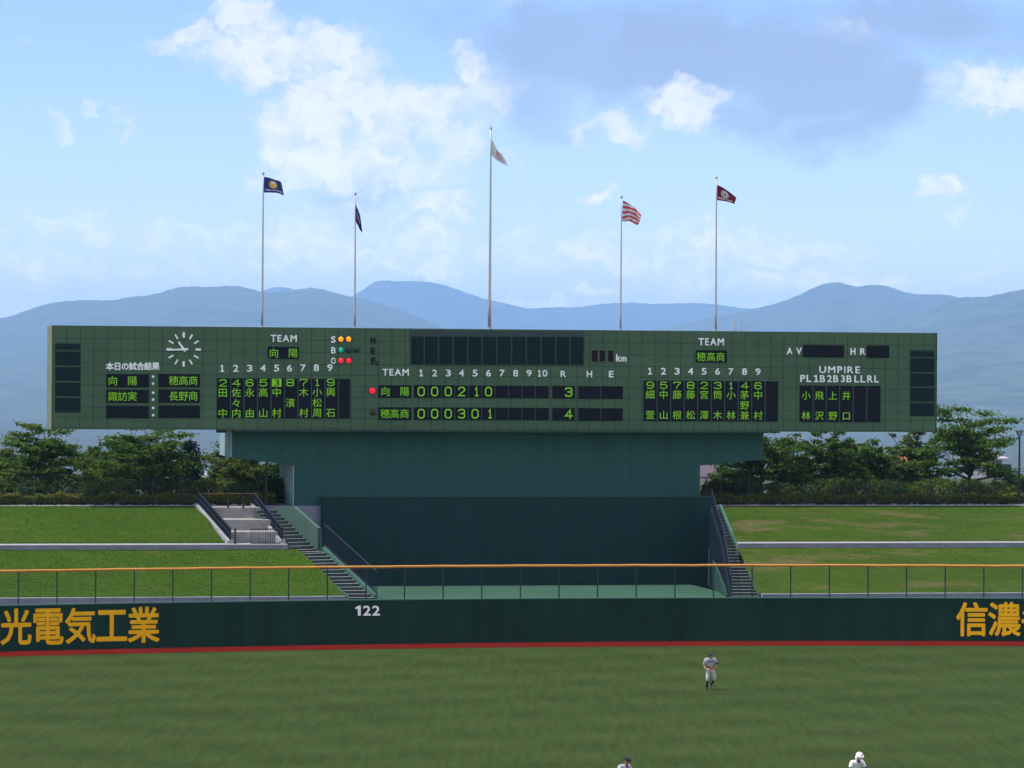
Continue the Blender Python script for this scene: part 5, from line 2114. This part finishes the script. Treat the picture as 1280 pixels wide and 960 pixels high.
def person(label, loc, rz, J, headgear, jersey_m, glove_hand=None, lettering=True):
    """J: joints in local metres, facing -y; 'R' is the side at smaller x"""
    mw = Matrix.Translation(Vector(loc)) @ Matrix.Rotation(rz, 4, 'Z')
    V = lambda k: Vector(J[k])
    vs_, ed = [], []

    def add(p, r, prev=None):
        vs_.append((tuple(p), r))
        if prev is not None:
            ed.append((prev, len(vs_) - 1))
        return len(vs_) - 1
    pel = add(V('pelvis'), (.14, .105))
    wst = add(V('waist'), (.125, .095), pel)
    chs = add(V('chest'), (.155, .11), wst)
    nb = add(lerp(V('chest'), V('neck'), .75), (.09, .075), chs)
    nk = add(V('neck'), .052, nb)
    h0 = add(lerp(V('neck'), V('head'), .45), (.058, .065), nk)
    h1 = add(V('head') + Vector((0, -.005, 0)), (.076, .094), h0)
    add(V('head') + (V('head') - V('neck')).normalized() * .085, (.062, .075), h1)
    for s in 'RL':
        sh = add(V('sh' + s), .058, chs)
        el = add(V('el' + s), .042, sh)
        wr = add(V('wr' + s), .028, el)
        hd = V('wr' + s) + (V('hand' + s) - V('wr' + s))
        add(hd, (.040, .022), wr)
        hp = add(V('hip' + s), .085, pel)
        kn = add(V('kn' + s), .056, hp)
        ank = add(V('an' + s), .038, kn)
    body = skin_mesh('person', vs_, ed, M_SKIN, None, mw)
    tag(body, label, 'person', 'baseball players on the outfield grass')
    # fingers and thumb as fine chains rooted in the palm, joined into the same body mesh
    for s in 'RL':
        hd, wr = V('hand' + s), V('wr' + s)
        d = (hd - wr).normalized()
        side = d.cross(Vector((0, -1, 0.2))).normalized()
        nrm = side.cross(d).normalized()
        for k in range(5):
            if k < 4:
                o0 = hd + side * ((k - 1.5) * .020)
                L_ = (.062, .072, .068, .052)[k]
                p1 = o0 + d * (.03 + L_ * .45)
                p2 = p1 + (d * .7 + nrm * .55).normalized() * L_ * .5
                p3 = p2 + (d * .3 + nrm * .9).normalized() * L_ * .35
            else:
                sg = 1 if s == 'R' else -1
                o0 = lerp(wr, hd, .5) + side * (.02 * sg)
                p1 = o0 + (side * sg * .8 + d * .5).normalized() * .04
                p2 = p1 + (d * .8 + side * sg * .2 + nrm * .3).normalized() * .032
                p3 = p2 + (d * .8 + nrm * .5).normalized() * .02
            fm = MB()
            fm.pipe([o0, p1, p2, p3], [.010, .010, .009, .007], 6)
            n0 = len(body.data.vertices)
            me = body.data
            me.vertices.add(len(fm.v))
            for i, p in enumerate(fm.v):
                me.vertices[n0 + i].co = p
            nl0, np0 = len(me.loops), len(me.polygons)
            tot = sum(len(f) for f in fm.f)
            me.loops.add(tot)
            me.polygons.add(len(fm.f))
            li = nl0
            for i, f in enumerate(fm.f):
                me.polygons[np0 + i].loop_start = li
                for vi in f:
                    me.loops[li].vertex_index = n0 + vi
                    li += 1
            me.update(calc_edges=True)

    def local(mb_, name, m, par=body, smooth=True):
        mb_.v = [mw @ p for p in mb_.v]
        return obj(name, mb_, m, par, smooth=smooth)
    # face: eyes, nose, mouth, ears, hair
    hd = V('head')
    up = (hd - V('neck')).normalized()
    fw = Vector((0, -1, 0)) - up * up.dot(Vector((0, -1, 0)))
    fw.normalize()
    sd = fw.cross(up)
    q = MB()
    q.pipe([hd + fw * .092 + up * .015, hd + fw * .112 - up * .022, hd + fw * .090 - up * .03], [.008, .014, .008], 6)
    local(q, 'nose', M_SKIN)
    for s in (-1, 1):
        q = MB()
        q.ball(hd + fw * .083 + sd * (.032 * s) + up * .012, .013, .008, .007, 8)
        local(q, 'eye', M_HAIR)
        q = MB()
        q.ball(hd + sd * (.083 * s) - fw * .01, .012, .022, .032, 8)
        local(q, 'ear', M_SKIN)
    q = MB()
    q.ball(hd + fw * .080 - up * .052, .024, .008, .006, 8)
    local(q, 'mouth', mat('lips', (0.22, 0.07, 0.06), 0.6, 0.05, 5))
    q = MB()
    q.ball(hd + up * .032 - fw * .022, .088, .095, .088, 12)
    local(q, 'hair', M_HAIR)
    # headgear
    if headgear == 'cap':
        q = MB()
        q.ball(hd + up * .052, .094, .108, .082, 14)
        c = local(q, 'cap', M_CAP)
        q = MB()
        br = [hd + up * .045 + fw * (.085 + .085 * math.cos(t)) + sd * (.085 * math.sin(t)) for t in np.linspace(-math.pi / 2, math.pi / 2, 9)]
        n_ = len(br)
        q.add(br + [p + up * .012 for p in br], [tuple(range(n_)), tuple(reversed(range(n_, 2 * n_)))] + [(i, (i + 1) % n_, n_ + (i + 1) % n_, n_ + i) for i in range(n_)])
        local(q, 'brim', M_CAP, c, False)
        q = MB()
        q.ball(hd + up * .085 + fw * .088, .02, .012, .022, 8)
        local(q, 'cap_emblem', M_WHITE, c)
    else:
        q = MB()
        q.ball(hd + up * .035, .118, .132, .118, 16)
        c = local(q, 'helmet', M_HELM)
        q = MB()
        br = [hd + up * .05 + fw * (.10 + .075 * math.cos(t)) + sd * (.095 * math.sin(t)) for t in np.linspace(-math.pi / 2, math.pi / 2, 9)]
        n_ = len(br)
        q.add(br + [p + up * .014 for p in br], [tuple(range(n_)), tuple(reversed(range(n_, 2 * n_)))] + [(i, (i + 1) % n_, n_ + (i + 1) % n_, n_ + i) for i in range(n_)])
        local(q, 'brim', M_HELM, c, False)
        for s in (-1, 1):
            q = MB()
            q.ball(hd + sd * (.104 * s) - up * .035, .022, .06, .062, 10)
            local(q, 'ear_flap', M_HELM, c)
        q = MB()
        q.ball(hd + up * .085 + fw * .118, .022, .012, .022, 8)
        local(q, 'helmet_emblem', M_CAP, c)
    # jersey with short sleeves
    vs_, ed = [], []
    a = add(V('pelvis') + Vector((0, 0, .05)), (.150, .115))
    b = add(V('waist'), (.145, .112), a)
    c = add(V('chest'), (.178, .128), b)
    d = add(lerp(V('chest'), V('neck'), .78), (.10, .085), c)
    for s in 'RL':
        sh = add(V('sh' + s), .078, c)
        add(lerp(V('sh' + s), V('el' + s), .72), .068, sh)
    jer = skin_mesh('jersey', vs_, ed, jersey_m, body, mw)
    q = MB()
    q.tube(lerp(V('chest'), V('neck'), .70), lerp(V('chest'), V('neck'), .93), .085, .06, 12)
    local(q, 'collar', M_UNDER)
    for s in 'RL':
        q = MB()
        q.tube(lerp(V('sh' + s), V('el' + s), .68), lerp(V('sh' + s), V('el' + s), 1.0), .056, .05, 10)
        local(q, 'undersleeve', M_UNDER if glove_hand is None or s == glove_hand else M_SKIN)
    if lettering:
        q = MB()
        ch = V('chest')
        rg = random.Random(4)
        for k in range(9):
            x = -.115 + k * .0285
            y = ch.y - .128 * math.sqrt(max(0.1, 1 - (x / .20) ** 2)) - .030
            z = ch.z - .015 + .012 * math.sin(k * 1.3) + (k - 4) * .004
            q.ball((ch.x + x, y + .012, z), .014, .014, .026, 6)
        local(q, 'chest_lettering', M_CAP)
    # trousers, belt, stockings, shoes
    vs_, ed = [], []
    a = add(V('pelvis'), (.155, .122))
    for s in 'RL':
        hp = add(V('hip' + s), .102, a)
        m1 = add(lerp(V('hip' + s), V('kn' + s), .5), .088, hp)
        kn = add(V('kn' + s), .072, m1)
        add(lerp(V('kn' + s), V('an' + s), .36), .066, kn)
    skin_mesh('trousers', vs_, ed, M_PANTS, body, mw)
    q = MB()
    wp, pp = V('waist'), V('pelvis')
    ring = []
    n_ = 16
    for zz in (.075, .115):
        for i in range(n_):
            t = 2 * math.pi * i / n_
            ring.append(lerp(pp, wp, 0) + Vector((.166 * math.cos(t), .128 * math.sin(t), zz)))
    q.add(ring, [(i, (i + 1) % n_, n_ + (i + 1) % n_, n_ + i) for i in range(n_)])
    local(q, 'belt', M_SOCK)
    for s in 'RL':
        q = MB()
        q.pipe([lerp(V('kn' + s), V('an' + s), .28), lerp(V('kn' + s), V('an' + s), .6), V('an' + s)], [.056, .054, .044], 10)
        local(q, 'stocking', M_SOCK)
        an, toe = V('an' + s), V('toe' + s)
        vs_, ed = [], []
        hl = an + (an - toe) * .2
        hl.z = an.z - .06
        r0 = add(hl + Vector((0, 0, 0.0)), (.042, .036))
        r1 = add(lerp(hl, toe, .5) + Vector((0, 0, .012)), (.046, .038), r0)
        add(toe, (.042, .026), r1)
        add(an, (.042, .042), r0)
        skin_mesh('shoe', vs_, ed, M_SHOE, body, mw)
    if glove_hand:
        hd_, wr = V('hand' + glove_hand), V('wr' + glove_hand)
        d = (hd_ - wr).normalized()
        vs_, ed = [], []
        p = add(wr + d * .02, (.05, .04))
        c = add(hd_ + d * .03, (.095, .05), p)
        sx = Vector((1, 0, 0))
        for k in range(4):
            f0 = add(hd_ + d * .09 + sx * (-.055 + .037 * k), (.030, .03), c)
            add(hd_ + d * (.165 - abs(k - 1.5) * .012) + sx * (-.075 + .05 * k) + Vector((0, -.05, 0)), (.022, .022), f0)
        t0 = add(hd_ + sx * -.09 + d * .02, (.03, .03), c)
        add(hd_ + sx * -.115 + d * .10 + Vector((0, -.06, 0)), (.024, .024), t0)
        skin_mesh('glove', vs_, ed, M_GLOVE, body, mw)
    return body


# outfielder stepping forward, hands together at the waist
JO = dict(pelvis=(.02, .06, .86), waist=(.01, .03, 1.0), chest=(0, -.03, 1.20), neck=(.0, -.08, 1.335), head=(-.005, -.115, 1.455),
          shR=(-.185, -.02, 1.265), shL=(.19, -.02, 1.275), elR=(-.265, .0, 1.02), elL=(.31, .0, 1.06), wrR=(-.19, -.16, .865), wrL=(.17, -.18, .93),
          handR=(-.13, -.22, .84), handL=(.115, -.24, .905), hipR=(-.075, .05, .81), hipL=(.115, .05, .81), knR=(-.115, -.06, .475), knL=(.205, -.02, .47),
          anR=(-.125, .02, .105), anL=(.085, .30, .20), toeR=(-.145, -.17, .035), toeL=(.075, .16, .04))
g = at_z(887.5, 862, 0.0)
person('outfielder in grey uniform and dark cap stepping forward with a red glove', (g.x, g.y, 0), 0.05, JO, 'cap', M_JERSEY, 'L')

# infielder and base runner, low ready stances; only head and shoulders reach the frame
JR = dict(pelvis=(0, .16, .74), waist=(0, .07, .87), chest=(0, -.08, 1.05), neck=(.0, -.17, 1.185), head=(.0, -.21, 1.305),
          shR=(-.19, -.08, 1.115), shL=(.19, -.08, 1.115), elR=(-.30, -.14, .88), elL=(.30, -.14, .88), wrR=(-.24, -.30, .70), wrL=(.24, -.30, .70),
          handR=(-.22, -.37, .65), handL=(.22, -.37, .65), hipR=(-.10, .14, .70), hipL=(.10, .14, .70), knR=(-.25, -.10, .43), knL=(.25, -.10, .43),
          anR=(-.28, .06, .105), anL=(.28, .06, .105), toeR=(-.31, -.13, .035), toeL=(.31, -.13, .035))
h1 = at_z(778.5, 945.5, 1.44)
person('infielder in dark cap with only head and shoulders in the picture', (h1.x, h1.y + .2, 0), 0.75, JR, 'cap', M_JERSEY, 'L', False)
h2 = at_z(1070.5, 939.8, 1.455)
person('base runner in a glossy white batting helmet and white jersey', (h2.x, h2.y + .2, 0), 0.45, JR, 'helmet', M_JERSEYW, None, False)
